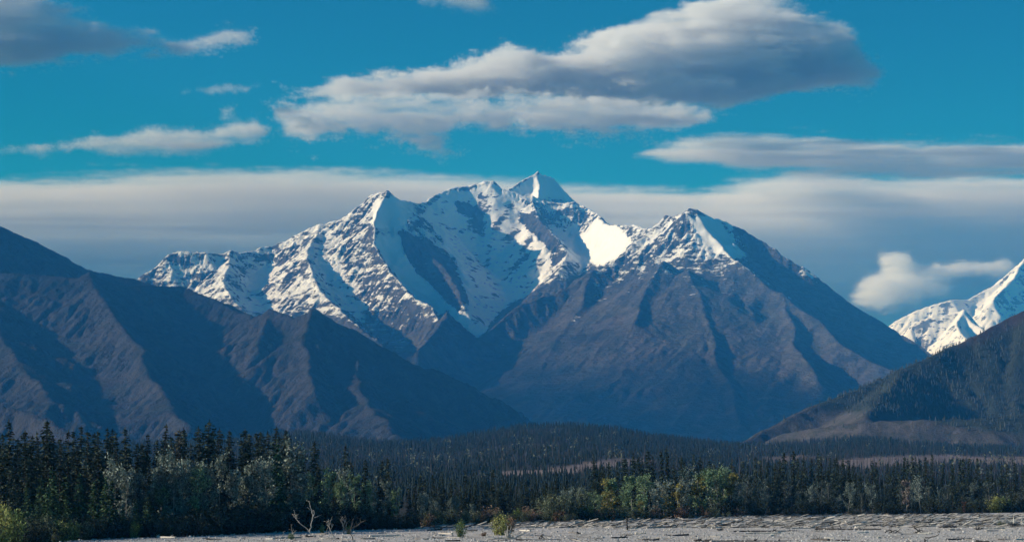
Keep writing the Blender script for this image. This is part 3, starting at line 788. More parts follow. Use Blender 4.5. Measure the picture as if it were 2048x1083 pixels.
for i in range(3):
    reg('willow', 'willow_shrub', ('stems', 'foliage'), shrub_meshes('willow', 270 + i, 3.0, [1.6, 1.9, 1.3][i], M_wil, M_sbark, 1300), 3.0)
    reg('willowg', 'willow_shrub', ('stems', 'foliage'), shrub_meshes('green_willow', 280 + i, 3.0, [1.3, 1.5, 1.2][i], M_wilg, M_sbark, 1200), 3.0)
    reg('willowr', 'willow_shrub', ('stems', 'foliage'), shrub_meshes('rusty_willow', 290 + i, 2.0, [1.3, 1.6, 1.1][i], M_wilr, M_sbark, 900), 2.0)
for i in range(2):
    reg('willowy', 'willow_shrub', ('stems', 'foliage'), shrub_meshes('yellow_willow', 300 + i, 3.0, 1.5, M_wily, M_sbark, 1300, 1.2), 3.0)

CAT = {'spruce_tree': 'spruce', 'young_spruce': 'spruce', 'poplar_tree': 'poplar', 'alder_shrub': 'shrub', 'willow_shrub': 'shrub'}
PR = np.random.default_rng(99)
PLACED = []
def plant(key, u, Y, h, label, group=None, rs=None, wide=1.0):
    """one plant: an Empty at its foot with its own trunk and crown objects sharing mesh data"""
    thing, pn, pm, mh = KIND[key][PR.integers(0, len(KIND[key]))]
    e = bpy.data.objects.new(thing, None); COL.objects.link(e)
    e.empty_display_size = 0.5
    x = (u - 1024) / F * Y
    e.location = (x, Y, float(valley_z(np.array([x]), np.array([float(Y)]))[0]) - 0.12)
    s = h / mh
    w = s * wide * PR.uniform(0.9, 1.12)
    e.scale = (w, w, s); e.rotation_euler = (0, 0, PR.uniform(0, 6.28))
    tag(e, label, CAT[thing], group)
    for n, m in zip(pn, pm): add(n, m, e)
    PLACED.append(e)
    return e

def h_top(v, Y): return CAMH + (HZ - v) / F * Y + 0.1

ORD1 = ['', 'first', 'second', 'third', 'fourth', 'fifth', 'sixth', 'seventh', 'eighth', 'ninth', 'tenth', 'eleventh', 'twelfth', 'thirteenth', 'fourteenth', 'fifteenth', 'sixteenth', 'seventeenth', 'eighteenth', 'nineteenth']
TENS = {2: ('twentieth', 'twenty'), 3: ('thirtieth', 'thirty'), 4: ('fortieth', 'forty'), 5: ('fiftieth', 'fifty'), 6: ('sixtieth', 'sixty'), 7: ('seventieth', 'seventy'), 8: ('eightieth', 'eighty')}
def ordinal(n):
    if n < 20: return ORD1[n]
    a, b = divmod(n, 10)
    return TENS[a][0] if b == 0 else TENS[a][1] + '-' + ORD1[b]

def skyline(tops, key_fn, lo, hi, words, group, wide=1.0):
    for k, (u, v) in enumerate(sorted(tops)):
        Y = float(edge_Y(u)) + PR.uniform(lo, hi)
        key = key_fn(u, v)
        plant(key, u, Y, h_top(v, Y), '%s, its tip %s from the left' % (words, ordinal(k + 1)), group, wide=wide)

LEFT = [(2, 867), (20, 839), (30, 877), (49, 860), (60, 870), (80, 863), (91, 842), (99, 856), (107, 874), (120, 874), (135, 860), (148, 859), (160, 852), (176, 860), (189, 865), (197, 860), (211, 856),
        (225, 857), (237, 864), (252, 854), (276, 888), (284, 886), (295, 868), (312, 879), (325, 849), (333, 870), (345, 871), (361, 857), (369, 857), (384, 887), (403, 853), (413, 840), (424, 860), (433, 857),
        (460, 859), (488, 857), (499, 866), (514, 863), (522, 864), (538, 863), (546, 854), (559, 872), (567, 867), (573, 861), (627, 882), (690, 888), (704, 923), (732, 919), (762, 921), (778, 915)]
CENTRE = [(838, 947), (848, 958), (868, 949), (878, 956), (888, 951), (900, 956), (912, 961), (932, 940), (942, 960), (951, 964), (961, 961), (972, 956), (983, 938), (994, 962), (1005, 958), (1011, 960), (1020, 963),
          (1033, 966), (1045, 961), (1053, 957), (1064, 966), (1074, 961), (1092, 965), (1103, 962), (1114, 944), (1123, 965), (1133, 956), (1148, 956), (1158, 970)]
RIGHT = [(1190, 909), (1199, 928), (1209, 930), (1218, 921), (1235, 921), (1248, 912), (1254, 916), (1268, 905), (1278, 912), (1284, 914), (1298, 900), (1307, 912), (1326, 900), (1337, 895), (1349, 926), (1361, 912), (1370, 921),
         (1386, 906), (1402, 912), (1421, 921), (1428, 926), (1437, 927), (1460, 921), (1472, 930), (1484, 921), (1497, 930), (1511, 912), (1523, 919), (1536, 923), (1548, 926), (1560, 916), (1569, 905), (1589, 900), (1597, 916), (1605, 907),
         (1622, 916), (1637, 905), (1644, 912), (1661, 914), (1669, 916), (1676, 914), (1686, 916), (1700, 919), (1706, 923), (1719, 940), (1737, 935), (1745, 919), (1753, 923), (1773, 928), (1780, 933), (1786, 928), (1793, 923),
         (1806, 912), (1814, 916), (1825, 912), (1831, 911), (1841, 921), (1850, 912), (1865, 907), (1884, 923), (1906, 926), (1917, 916), (1924, 916), (1935, 914), (1943, 933), (1953, 915), (1975, 930), (1984, 928), (2003, 928), (2012, 926), (2029, 923), (2046, 928)]
skyline(LEFT, lambda u, v: 'dull' if u in (361, 525) else ('spruce' if v < 900 else 'slim'), 28, 62, 'dark spruce rising above the left grove', 'tall spruces of the left grove', 1.3)
skyline(CENTRE, lambda u, v: 'slim', 22, 60, 'short dark spruce in the low middle stand', 'spruces of the middle stand', 1.25)
skyline(RIGHT, lambda u, v: 'slim' if PR.random() < 0.6 else 'spruce', 30, 75, 'dark spruce rising above the right wood', 'tall spruces of the right wood', 1.1)

def fill(n, keys, u0, u1, dy0, dy1, hv, label, group, wide=1.0, seed=0):
    r = np.random.default_rng(seed)
    for k in range(n):
        u = u0 + (u1 - u0) * (k + r.random()) / n
        Y = float(edge_Y(u)) + r.uniform(dy0, dy1)
        v = np.interp(u, *hv) + r.uniform(-12, 22)
        plant(keys[r.integers(0, len(keys))], u, Y, max(1.0, h_top(v, Y)), label, group, wide=wide)

LH = ([0, 580, 620, 700, 800], [884, 884, 925, 945, 985])
fill(46, ['spruce'], -40, 800, 35, 85, LH, 'dark spruce crowded among others inside the left grove', 'spruces packed inside the left grove', 1.35, 1)
fill(18, ['slim', 'spruce', 'young'], -20, 400, 18, 34, ([0, 400], [935, 940]), 'shorter spruce half hidden in front of the left grove', 'half hidden spruces of the left grove', 1.1, 2)
fill(20, ['poplar', 'poplar', 'poplarg'], 395, 805, 14, 34, ([380, 450, 570, 640, 700, 800], [932, 925, 930, 945, 952, 978]), 'leafy poplar at the front of the left grove', 'poplars fronting the left grove', 0.8, 3)
fill(14, ['poplar'], 215, 400, 14, 30, ([200, 300, 400], [925, 930, 905]), 'grey green poplar among the spruces of the left grove', 'grey poplars in the left grove', 0.8, 4)
for u, v, wd in ((159, 947, 'beside a taller pair'), (187, 963, 'with a brighter yellow green side'), (210, 954, 'with a brownish lower crown'), (225, 960, 'close to the middle of the grove'), (273, 1000, 'low and broad beside bushes'), (297, 982, 'dark and full'), (95, 968, 'very slim and blue green'), (54, 970, 'behind the yellow willow'), (133, 990, 'small and pointed'), (115, 992, 'small and rounded'), (245, 1012, 'small and deep green'), (560, 948, 'between pale poplars'), (72, 1000, 'tiny and pale')):
    Y = float(edge_Y(u)) + PR.uniform(8, 16)
    plant('young', u, Y, h_top(v, Y), 'young green spruce at the left grove edge, ' + wd, 'young spruces along the left grove')
fill(60, ['alder'], 30, 830, 3, 13, ([0, 300, 380, 450, 560, 700, 830], [1040, 1040, 1015, 1008, 1004, 1010, 1030]), 'dark alder bush along the foot of the left grove', 'alder bushes along the left grove', 1.15, 5)
for u, v, k, lab in ((12, 1000, 'willowy', 'tall yellow green willow bush at the lower left corner'), (-8, 1010, 'willowy', 'yellow green willow bush cut by the left edge'), (30, 1022, 'willowg', 'green willow bush beside the tall yellow one'),
                     (82, 1030, 'willow', 'grey green willow bush by the lower left corner'), (122, 1036, 'willowy', 'small yellowish bush under the left spruces'), (145, 1040, 'willowg', 'small green bush under the left spruces'), (165, 1040, 'willow', 'pale grey bush beneath young spruces'),
                     (325, 978, 'poplarg', 'bright green young poplar inside the left grove'), (268, 1043, 'willowg', 'low green bush at the foot of a young spruce'), (333, 1025, 'alder', 'rounded olive bush at the gravel edge'), (338, 1047, 'willowg', 'low bright green bush on the gravel edge below the left grove'), (110, 1065, 'willow', 'small grey bush on the gravel near the lower left corner'),
                     (552, 882, 'young', 'tall light green spruce rising to the skyline of the left grove'), (584, 893, 'poplar', 'tall grey poplar at the grove skyline')):
    Y = float(edge_Y(u)) + (2 if v > 1000 else 22)
    plant(k, u, Y, h_top(v, Y), lab)

fill(60, ['slim', 'spruce'], 815, 1190, 16, 60, ([800, 1190], [972, 972]), 'dark spruce crowded inside the low middle stand', 'spruces packed in the middle stand', 1.2, 6)
fill(10, ['poplar', 'barepop'], 830, 960, 8, 16, ([800, 1000], [1000, 1000]), 'grey poplar in front of the middle stand', 'grey poplars of the middle stand', 0.8, 7)
fill(8, ['poplar', 'willow'], 1090, 1175, 6, 14, ([1090, 1180], [985, 975]), 'grey poplar at the right end of the middle stand', 'grey poplars ending the middle stand', 0.9, 8)
r_ = np.random.default_rng(17)
ks = ['willow', 'willowr', 'willow', 'willowg', 'willow', 'alder', 'willowr', 'willowg']
sh_words = {'willow': 'grey willow bush', 'willowr': 'rusty leaved bush', 'willowg': 'fresh green willow bush', 'alder': 'dark green bush'}
for k in range(52):
    u = 845 + 345 * (k + r_.random()) / 52; key = ks[r_.integers(0, len(ks))]
    Y = float(edge_Y(u)) + r_.uniform(0, 9)
    plant(key, u, Y, max(1.2, h_top(r_.uniform(1012, 1034), Y)), sh_words[key] + ' fringing the gravel below the middle stand', 'bushes fringing the gravel')

fill(70, ['slim', 'spruce'], 1180, 2080, 30, 90, ([1180, 1400, 2080], [945, 940, 945]), 'dark spruce crowded inside the right wood', 'spruces packed in the right wood', 1.1, 9)
fill(26, ['poplarg', 'poplar', 'poplarg', 'poplary'], 1165, 1480, 8, 26, ([1160, 1200, 1300, 1400, 1480], [985, 970, 960, 945, 955]), 'leafy green poplar fronting the right wood', 'green poplars fronting the right wood', 1.0, 10)
fill(36, ['poplard', 'barepop', 'poplard', 'poplar', 'poplard'], 1470, 2080, 8, 28, ([1470, 1700, 2080], [960, 975, 975]), 'dull grey poplar fronting the shaded right wood', 'grey poplars fronting the right wood', 0.9, 11)
fill(40, ['alder'], 1450, 2090, 2, 10, ([1450, 2090], [1002, 1003]), 'dark alder bush along the foot of the right wood', 'alder bushes along the right wood', 1.1, 12)
fill(34, ['willow', 'willowr', 'willow', 'poplary'], 1160, 1480, 0, 7, ([1160, 1480], [1012, 1010]), 'brownish willow bush along the foot of the right wood', 'willow bushes along the right wood', 1.0, 13)
for u, v, k, lab in ((1213, 985, 'poplary', 'yellow orange young poplar at the left end of the right wood'), (1372, 1012, 'poplaro', 'small orange sapling before the right wood'), (1398, 1014, 'poplaro', 'narrow orange red sapling in front of the right wood'), (1406, 1012, 'poplaro', 'brightest orange red sapling in front of the right wood'),
                     (1814, 960, 'poplarp', 'pale pinkish poplar in the middle of the right wood'), (1842, 955, 'barepop', 'thin grey poplar with a pale bare trunk'), (1990, 990, 'willowy', 'broad yellow green willow near the right edge'), (2010, 992, 'willowg', 'green willow beside the broad yellow one'), (1960, 1008, 'poplaro', 'small red leaved sapling near the right edge'), (1928, 1004, 'poplaro', 'small rusty sapling in the right wood')):
    Y = float(edge_Y(u)) + 3.0
    plant(k, u, Y, h_top(v, Y), lab)
for u, v0, v1, k, lab, wd in ((921, 1040, 1073, 'willowg', 'leafy green willow bush standing alone on the gravel', 0.75), (1000, 1027, 1069, 'willowy', 'taller yellow green bush on the gravel beside the root stump', 0.85), (1016, 1036, 1066, 'willowr', 'brownish half of the bush behind the root stump', 0.7), (968, 1062, 1071, 'willowr', 'low brownish tuft between the two gravel bushes', 1.0),
                              (645, 1048, 1066, 'willowg', 'small green bush behind the pale forked driftwood', 0.7), (697, 1050, 1066, 'willowg', 'small green bush in the driftwood tangle', 0.7), (582, 1066, 1078, 'willowg', 'low green tuft on the gravel below the left grove', 1.0), (2003, 1042, 1052, 'willow', 'low grey tuft among driftwood near the right edge', 1.2)):
    Y = ground_Y(v1)
    plant(k, u, Y, (v1 - v0) / F * Y + 0.2, lab, wide=wd)

# ------------------------------------------------------------------ far woods (nobody could count them)
def bush_far(rng, n):
    c = rng.normal(size=(n, 3)) * np.array([0.28, 0.28, 0.30]) + np.array([0, 0, 0.55])
    V, q = leaf_quads(rng, c, rng.normal(size=(n, 3)), 0.16, 0.11, 1.0)
    return V, q

def conifer_proto(rng, tiers=6):
    V, T = [], []; n = 0
    for k in range(tiers):
        z0 = 0.04 + 0.92 * k / tiers; z1 = min(1.0, z0 + 1.7 / tiers + 0.03); r = 0.125 * (1 - k / tiers) ** 0.8 + 0.016
        th = np.arange(6) / 6 * 2 * np.pi + rng.random()
        rr = r * rng.uniform(0.55, 1.25, 6)
        ring = np.stack([np.cos(th) * rr, np.sin(th) * rr, z0 + rng.uniform(-0.03, 0.03, 6)], 1)
        V.append(np.concatenate([ring, [[rng.normal(0, 0.004), rng.normal(0, 0.004), z1]]]))
        T.append(np.stack([np.arange(6), (np.arange(6) + 1) % 6, np.full(6, 6)], 1) + n); n += 7
    return np.concatenate(V), np.concatenate(T)

def scatter(name, protos, x, y, z, h, wide, tone, mat, rng, label, cat):
    Vs, Fs, Cs = [], [], []; n = 0
    pid = rng.integers(0, len(protos), len(x)); wide = np.broadcast_to(wide, len(x))
    for p, (pv, pf) in enumerate(protos):
        i = np.where(pid == p)[0]
        if not len(i): continue
        a = rng.uniform(0, 6.28, len(i)); ca, sa = np.cos(a)[:, None], np.sin(a)[:, None]
        w = (h[i] * wide[i])[:, None]
        vx = (pv[None, :, 0] * ca - pv[None, :, 1] * sa) * w + x[i, None]
        vy = (pv[None, :, 0] * sa + pv[None, :, 1] * ca) * w + y[i, None]
        vz = pv[None, :, 2] * h[i, None] + z[i, None]
        Vs.append(np.stack([vx, vy, vz], -1).reshape(-1, 3))
        Fs.append((pf[None] + (np.arange(len(i)) * len(pv))[:, None, None] + n).reshape(-1, pf.shape[1]))
        Cs.append(np.repeat(tone[i], len(pv), 0)); n += len(i) * len(pv)
    o = add(name, mesh_np(name, np.concatenate(Vs), Fs, [mat], False, {'tone': np.concatenate(Cs)}))
    return tag(o, label, cat, kind='stuff')

def tone_mat(name):
    m, t, p = nmat(name)
    t.links.new(ATTR(t, 'tone').outputs['Color'], p.inputs['Base Color'])
    return m
M_tone = tone_mat('far_foliage')

def build_far_woods():
    rng = np.random.default_rng(5)
    con = [conifer_proto(rng) for _ in range(8)]
    n = 44000
    y = 660 + (3720 - 660) * rng.random(n) ** 0.75
    x = rng.uniform(-0.29, 0.29, n) * y
    md = meadow_mask(x, y)
    thin = sstep(-0.5, 0.1, fbm(x, y, 170, 4, 511) + 0.35)
    u = 1024 + x / y * F
    keep = rng.random(n) < (1 - md * 0.985) * (0.35 + 0.65 * thin)
    x, y, u = x[keep], y[keep], u[keep]; z = valley_z(x, y) - 0.3
    h = rng.uniform(3.5, 8.0, len(x)) * (0.9 + 0.6 * sstep(2200, 3500, y)) * np.interp(y, [660, 1000], [0.8, 1.0])
    dk = rng.random(len(x))[:, None]
    tone = np.array([0.008, 0.018, 0.017]) * (1 - dk) + np.array([0.022, 0.036, 0.032]) * dk
    burnt = (fbm(x, y, 300, 3, 531) + 0.35 * sstep(1500, 1900, u) * sstep(3400, 2400, y) > 0.18)[:, None]
    tone = np.where(burnt & (rng.random((len(x), 1)) < 0.5), np.array([0.034, 0.034, 0.043]), tone)
    scatter('distant_conifers', con, x, y, z, h, np.where(burnt[:, 0], 0.55, 1.0) * rng.uniform(0.8, 1.25, len(x)), tone, M_tone, rng, 'dark conifer forest covering the low hill in the middle distance', 'forest')
    # pale poplars dotted over the low hill
    bp = [bush_far(rng, 16) for _ in range(5)]
    n = 900
    y = rng.uniform(1300, 3450, n); x = rng.uniform(-0.26, 0.26, n) * y
    k = fbm(x, y, 150, 3, 541) > 0.08; x, y = x[k], y[k]
    tone = np.array([0.11, 0.125, 0.095]) * rng.uniform(0.5, 1.25, (len(x), 1))
    scatter('distant_poplars', bp, x, y, valley_z(x, y) + 0.5, rng.uniform(5, 9.5, len(x)), 0.8, tone, M_tone, rng, 'pale green poplars dotted over the dark low hill', 'trees')
    # bare burnt poles
    th = np.arange(4) / 4 * 6.283
    pole = (np.concatenate([np.stack([np.cos(th) * .014, np.sin(th) * .014, 0 * th], 1), np.stack([np.cos(th) * .004, np.sin(th) * .004, 0 * th + 1], 1)]), np.stack([np.arange(4), (np.arange(4) + 1) % 4, (np.arange(4) + 1) % 4 + 4, np.arange(4) + 4], 1))
    n = 4000
    y = rng.uniform(1500, 3700, n); x = np.interp(rng.random(n), [0, .45, 1], [-0.15, 0.10, 0.28]) * y
    k = (fbm(x, y, 250, 3, 551) > -0.1); x, y = x[k], y[k]
    tone = np.array([0.09, 0.08, 0.08]) * rng.uniform(0.3, 1.2, (len(x), 1))
    scatter('burnt_snags', [pole], x, y, valley_z(x, y) - 0.3, rng.uniform(7, 14, len(x)), 1.2, tone, M_tone, rng, 'thin bare burnt trunks standing over the low hill', 'dead trees')
    # hillside forest
    G = HILL; n = 42000
    px = rng.uniform(0, len(G['xs']) - 1.01, n); py = rng.uniform(0, len(G['ys']) - 1.01, n)
    ix, iy = px.astype(int), py.astype(int)
    x = np.interp(px, np.arange(len(G['xs'])), G['xs']); y = np.interp(py, np.arange(len(G['ys'])), G['ys'])
    fx, fy = px - ix, py - iy; H = G['H']
    z = (H[iy, ix] * (1 - fx) + H[iy, ix + 1] * fx) * (1 - fy) + (H[iy + 1, ix] * (1 - fx) + H[iy + 1, ix + 1] * fx) * fy
    fo = G['forest'][iy, ix]; keep = (rng.random(n) < fo * 0.95 + 0.02) & (y < 5150)
    x, y, z = x[keep], y[keep], z[keep] - 0.4
    dk = (rng.random(len(x))[:, None] * 0.6 + 0.4 * sstep(-0.3, 0.3, fbm(x, y, 120, 3, 561))[:, None])
    tone = np.array([0.034, 0.044, 0.040]) * (1 - dk) + np.array([0.078, 0.084, 0.072]) * dk
    c2 = [conifer_proto(rng, 4) for _ in range(6)]
    scatter('hillside_forest', c2, x, y, z, rng.uniform(5, 11.5, len(x)), rng.uniform(0.9, 1.5, len(x)), tone, M_tone, rng, 'dense conifer forest covering the right hillside', 'forest')
build_far_woods()

# ------------------------------------------------------------------ driftwood on the gravel bar
def wood_mat(name, a, b):
    m, t, p = nmat(name)
    oi = t.nodes.new('ShaderNodeObjectInfo').outputs['Random']
    n = NOISE(t, OBJC(t), 2.0, 4, 0.7, (0.3, 2, 2))
    f = MATH(t, 'ADD', MATH(t, 'MULTIPLY', MATH(t, 'SUBTRACT', oi, 0.5), 0.9), MAPR(t, n, 0.3, 0.7), clamp=True)
    t.links.new(MIX(t, f, a, b), p.inputs['Base Color'])
    return m
M_wood = wood_mat('weathered_wood', (0.22, 0.20, 0.185), (0.52, 0.49, 0.45))
M_woodw = wood_mat('bleached_wood', (0.50, 0.47, 0.42), (0.72, 0.69, 0.63))
M_woodd = wood_mat('dark_wood', (0.035, 0.032, 0.030), (0.11, 0.10, 0.092))

def log_mesh(name, seed, mat, L=6.0, r=0.2, roots=True):
    rng = np.random.default_rng(seed); mb = MB()
    k = 9; s = np.linspace(-L / 2, L / 2, k)
    pts = np.stack([s, 0.10 * L * 0.3 * np.sin(s / L * 3 + rng.uniform(0, 6)) , r * 0.75 + 0.06 * np.abs(s) * rng.uniform(0, 0.6) * (s > 0)], 1)
    rad = r * (1.15 - 0.65 * (s / L + 0.5)) * rng.uniform(0.85, 1.15, k)
    mb.tube(pts, rad, 8)
    for q in range(rng.integers(2, 6)):
        i = rng.integers(2, k - 1); d = rng.normal(size=3); d[2] = abs(d[2]) + 0.3; d /= np.linalg.norm(d); l = rng.uniform(0.3, 1.3)
        mb.tube([pts[i], pts[i] + d * l * 0.5, pts[i] + d * l + rng.normal(0, 0.1, 3)], [rad[i] * 0.45, rad[i] * 0.3, 0.02], 5)
    if roots:
        for q in range(6):
            a = q / 6 * 6.28 + rng.uniform(-.3, .3); l = rng.uniform(0.35, 0.8)
            e = pts[0] + np.array([-0.25, np.cos(a) * l, np.sin(a) * l * 0.8 + 0.15]); e[2] = max(e[2], 0.0)
            mb.tube([pts[0] + np.array([0.3, 0, 0]), (pts[0] + e) / 2, e], [rad[0] * 0.6, rad[0] * 0.4, 0.03], 5)
    return mesh_np(name, *_q(mb), [mat], True)

LOGS = {'grey': [log_mesh('grey_log', 600 + i, M_wood, 6, 0.20, i % 2 == 0) for i in range(5)],
        'bleached': [log_mesh('bleached_log', 620 + i, M_woodw, 6, 0.22, i % 3 == 0) for i in range(4)],
        'dark': [log_mesh('dark_log', 640 + i, M_woodd, 6, 0.22, i % 2 == 1) for i in range(4)]}

def gz(x, y): return float(gravel_z(np.array([x]), np.array([y]))[0])
def put_log(kind, u0, v0, u1, v1, label, group=None, thick=1.0, r=None):
    m = LOGS[kind][PR.integers(0, len(LOGS[kind]))]
    Ya, Yb = ground_Y(v0), ground_Y(v1)
    a = Vector(((u0 - 1024) / F * Ya, Ya)); b = Vector(((u1 - 1024) / F * Yb, Yb))
    # a log lies within a few metres of depth; keep its picture length, limit its run away from the viewer
    c = (a + b) / 2; d = b - a; d.y = max(-4.0, min(4.0, d.y))
    o = add('driftwood_log', m); L = d.length
    o.location = (c.x, c.y, gz(c.x, c.y) - 0.03)
    o.scale = (L / 6.0, thick * PR.uniform(0.8, 1.15), thick)
    o.rotation_euler = (0, 0, math.atan2(d.y, d.x) + (math.pi if PR.random() < 0.5 else 0))
    return tag(o, label, 'log', group)

for a in (('bleached', 1038, 1060, 1062, 1061, 'thick bleached log right of the root stump'), ('bleached', 876, 1066, 906, 1067, 'bleached log left of the lone green bush'), ('bleached', 970, 1050, 988, 1050, 'short white log behind the taller gravel bush'),
          ('bleached', 1497, 1066, 1562, 1066, 'long bleached log on the open gravel at mid right'), ('dark', 1470, 1063, 1592, 1061, 'long thin dark log lying behind the bleached one'), ('grey', 1594, 1061, 1620, 1052, 'bent grey log tilted upward at mid right'),
          ('dark', 1387, 1081, 1582, 1081, 'very long dark log along the bottom edge'), ('dark', 1636, 1059, 1762, 1060, 'long dark broken log streak at right'), ('dark', 1878, 1056, 1912, 1056, 'short thick dark log at right'),
          ('dark', 1894, 1079, 1942, 1078, 'dark log close to the bottom edge at right'), ('bleached', 1840, 1053, 1872, 1053, 'bleached log beside the short dark one'), ('dark', 1432, 1052, 1450, 1047, 'dark log tilted up on the gravel'),
          ('bleached', 1416, 1056, 1440, 1054, 'white log beside the tilted dark one'), ('dark', 1350, 1071, 1372, 1068, 'dark log lying below the gravel mound'), ('dark', 1284, 1079, 1318, 1079, 'dark log near the bottom below the upright post'),
          ('dark', 1222, 1075, 1252, 1074, 'dark log below and left of the upright post'), ('grey', 1300, 1058, 1322, 1052, 'grey log with roots right of the upright post'), ('dark', 1508, 1053, 1540, 1055, 'dark forked log at mid right'),
          ('bleached', 1690, 1044, 1712, 1044, 'pale log near the wood edge at right'), ('grey', 1808, 1045, 1862, 1044, 'long grey log with an upturned end at right'), ('bleached', 1990, 1047, 2048, 1046, 'pale log lying below the two upright posts'),
          ('dark', 852, 1060, 884, 1058, 'dark log left of the lone green bush, near the grove'), ('grey', 540, 1076, 600, 1075, 'grey log before the dark alders at left'), ('bleached', 740, 1072, 800, 1071, 'bleached log right of the driftwood tangle'),
          ('bleached', 318, 1074, 352, 1075, 'pale log below the bright green bush at left'), ('dark', 1620, 1079, 1660, 1080, 'dark log at the bottom edge right of centre'), ('dark', 1672, 1080, 1700, 1080, 'second dark log along the bottom edge right of centre'),
          ('grey', 1960, 1058, 2010, 1058, 'grey log with brush in front of the upright posts'), ('bleached', 1150, 1045, 1180, 1044, 'pale log below the brownish bushes'), ('bleached', 1270, 1066, 1292, 1066, 'pale log right below the upright post')):
    put_log(a[0], a[1], a[2], a[3], a[4], a[5], thick=PR.uniform(0.55, 0.9))
rl = np.random.default_rng(77)
for k in range(150):
    v = 1034 + 50 * rl.random() ** 0.65; u = rl.uniform(380 if v > 1062 else 880, 2060)
    if v < np.interp(u, EDGE_U, EDGE_V) + 2: v = float(np.interp(u, EDGE_U, EDGE_V)) + rl.uniform(2, 12)
    L = rl.uniform(6, 14 + 20 * (v - 1030) / 55); kd = ['grey', 'bleached' if v > 1048 else 'dark', 'grey', 'grey', 'dark'][rl.integers(0, 5)]
    put_log(kd, u, v, u + L, v + rl.uniform(-0.5, 0.5), {'grey': 'small grey', 'bleached': 'small bleached', 'dark': 'small dark'}[kd] + ' driftwood stick lying among others on the gravel', 'small driftwood on the gravel bar', thick=rl.uniform(0.3, 0.75))

def snag(name, label, cat, strokes, vbase, mat, r0=0.10, depth=0.6):
    """dead wood with each limb its own run of joints, rooted in the gravel"""
    rng = np.random.default_rng(int(vbase * 7) + len(strokes)); Y = ground_Y(vbase); mb = MB()
    base = min((p for s in strokes for p in s), key=lambda p: -p[1])
    ox = (base[0] - 1024) / F * Y; z0 = gz(ox, Y)
    zoff = (HZ - vbase) / F * Y + CAMH
    for s in strokes:
        k = len(s); dy = np.cumsum(rng.normal(0, depth, k)) * 0.6
        pts = np.array([((u - 1024) / F * Y - ox, 0, CAMH + (HZ - v) / F * Y - zoff) for u, v in s]); pts[:, 1] += dy - dy[0]
        pts[:, 2] = np.maximum(pts[:, 2], 0.02)
        f = np.linspace(0, 1, 3 * k); i = np.linspace(0, 1, k)
        q = np.stack([np.interp(f, i, pts[:, c]) for c in range(3)], 1); q[1:-1] += rng.normal(0, 0.035, q[1:-1].shape)
        mb.tube(q, r0 * (1 - 0.75 * f), 6)
        for t in range(2 + k):
            j = rng.integers(1, len(q)); d = rng.normal(size=3); d[2] = abs(d[2]); d *= rng.uniform(0.15, 0.5)
            mb.tube([q[j], q[j] + d * 0.6, q[j] + d + rng.normal(0, 0.06, 3)], [r0 * 0.3, r0 * 0.2, 0.012], 4)
    o = add(name, mesh_np(name, *_q(mb), [mat], True), None, (ox, Y, z0 - 0.05))
    return tag(o, label, cat)

snag('dead_tree', 'pale forked dead tree standing up from the gravel before the dark alders', 'dead tree', [[(630, 1074), (619, 1062), (611, 1053), (601, 1045), (593, 1036), (591, 1028), (588, 1018)], [(619, 1062), (623, 1046), (626, 1031), (624, 1021), (621, 1008), (618, 1000)], [(626, 1031), (629, 1022)], [(593, 1036), (588, 1030)]], 1074, M_wood, 0.085)
snag('dead_branch', 'arched dead branch with upright twigs in the driftwood tangle', 'branch', [[(636, 1080), (645, 1068), (655, 1062), (665, 1072), (672, 1078)], [(670, 1076), (661, 1059), (658, 1049), (657, 1036)], [(661, 1059), (654, 1043)], [(661, 1057), (667, 1046)]], 1080, M_wood, 0.07)
snag('dead_branch', 'dark crooked dead branch with a long right arm in the driftwood tangle', 'branch', [[(708, 1082), (702, 1066), (696, 1060), (689, 1053), (684, 1042)], [(701, 1062), (705, 1043), (709, 1030)], [(703, 1055), (715, 1049), (721, 1043), (720, 1035)], [(721, 1043), (731, 1040)]], 1082, M_woodd, 0.08)
snag('root_clump', 'tangled grey root clump leaning up behind the crooked branch', 'roots', [[(688, 1066), (686, 1050), (684, 1038), (688, 1034)], [(686, 1050), (691, 1040), (692, 1034)], [(686, 1046), (681, 1038), (684, 1031)], [(690, 1042), (686, 1036)], [(688, 1060), (693, 1048), (691, 1038)]], 1066, M_wood, 0.10)
snag('root_stump', 'grey upturned root stump beside the taller gravel bush', 'stump', [[(1017, 1075), (1016, 1062), (1015, 1050)], [(1018, 1074), (1021, 1062), (1022, 1053)], [(1016, 1074), (1011, 1066), (1009, 1060)], [(1018, 1075), (1026, 1070), (1024, 1062)], [(1017, 1075), (1013, 1070), (1013, 1058)], [(1019, 1074), (1028, 1074), (1040, 1068), (1052, 1062)], [(1016, 1075), (1002, 1073), (988, 1075), (974, 1080)]], 1078, M_wood, 0.17, 0.25)
snag('dead_stump', 'dark upright dead post on a pale gravel mound', 'stump', [[(1255, 1058), (1254, 1048), (1253, 1040), (1252, 1033)], [(1253, 1042), (1256, 1034)]], 1058, M_woodd, 0.2, 0.1)
snag('dead_stump', 'left one of two pale upright posts near the right edge', 'stump', [[(2028, 1047), (2028, 1040), (2027, 1031)]], 1047, M_woodw, 0.19, 0.05)
snag('dead_stump', 'right one of two pale upright posts near the right edge', 'stump', [[(2044, 1047), (2044, 1040), (2045, 1030)]], 1047, M_woodw, 0.19, 0.05)
snag('dead_branch', 'bent dark branch standing at the bottom edge on the right', 'branch', [[(1850, 1083), (1849, 1074), (1862, 1072), (1876, 1068), (1879, 1058)]], 1083, M_woodd, 0.12, 0.2)
snag('dead_branch', 'upturned grey branch end on the gravel at right', 'branch', [[(1856, 1046), (1862, 1043), (1864, 1037)]], 1046, M_wood, 0.12, 0.1)
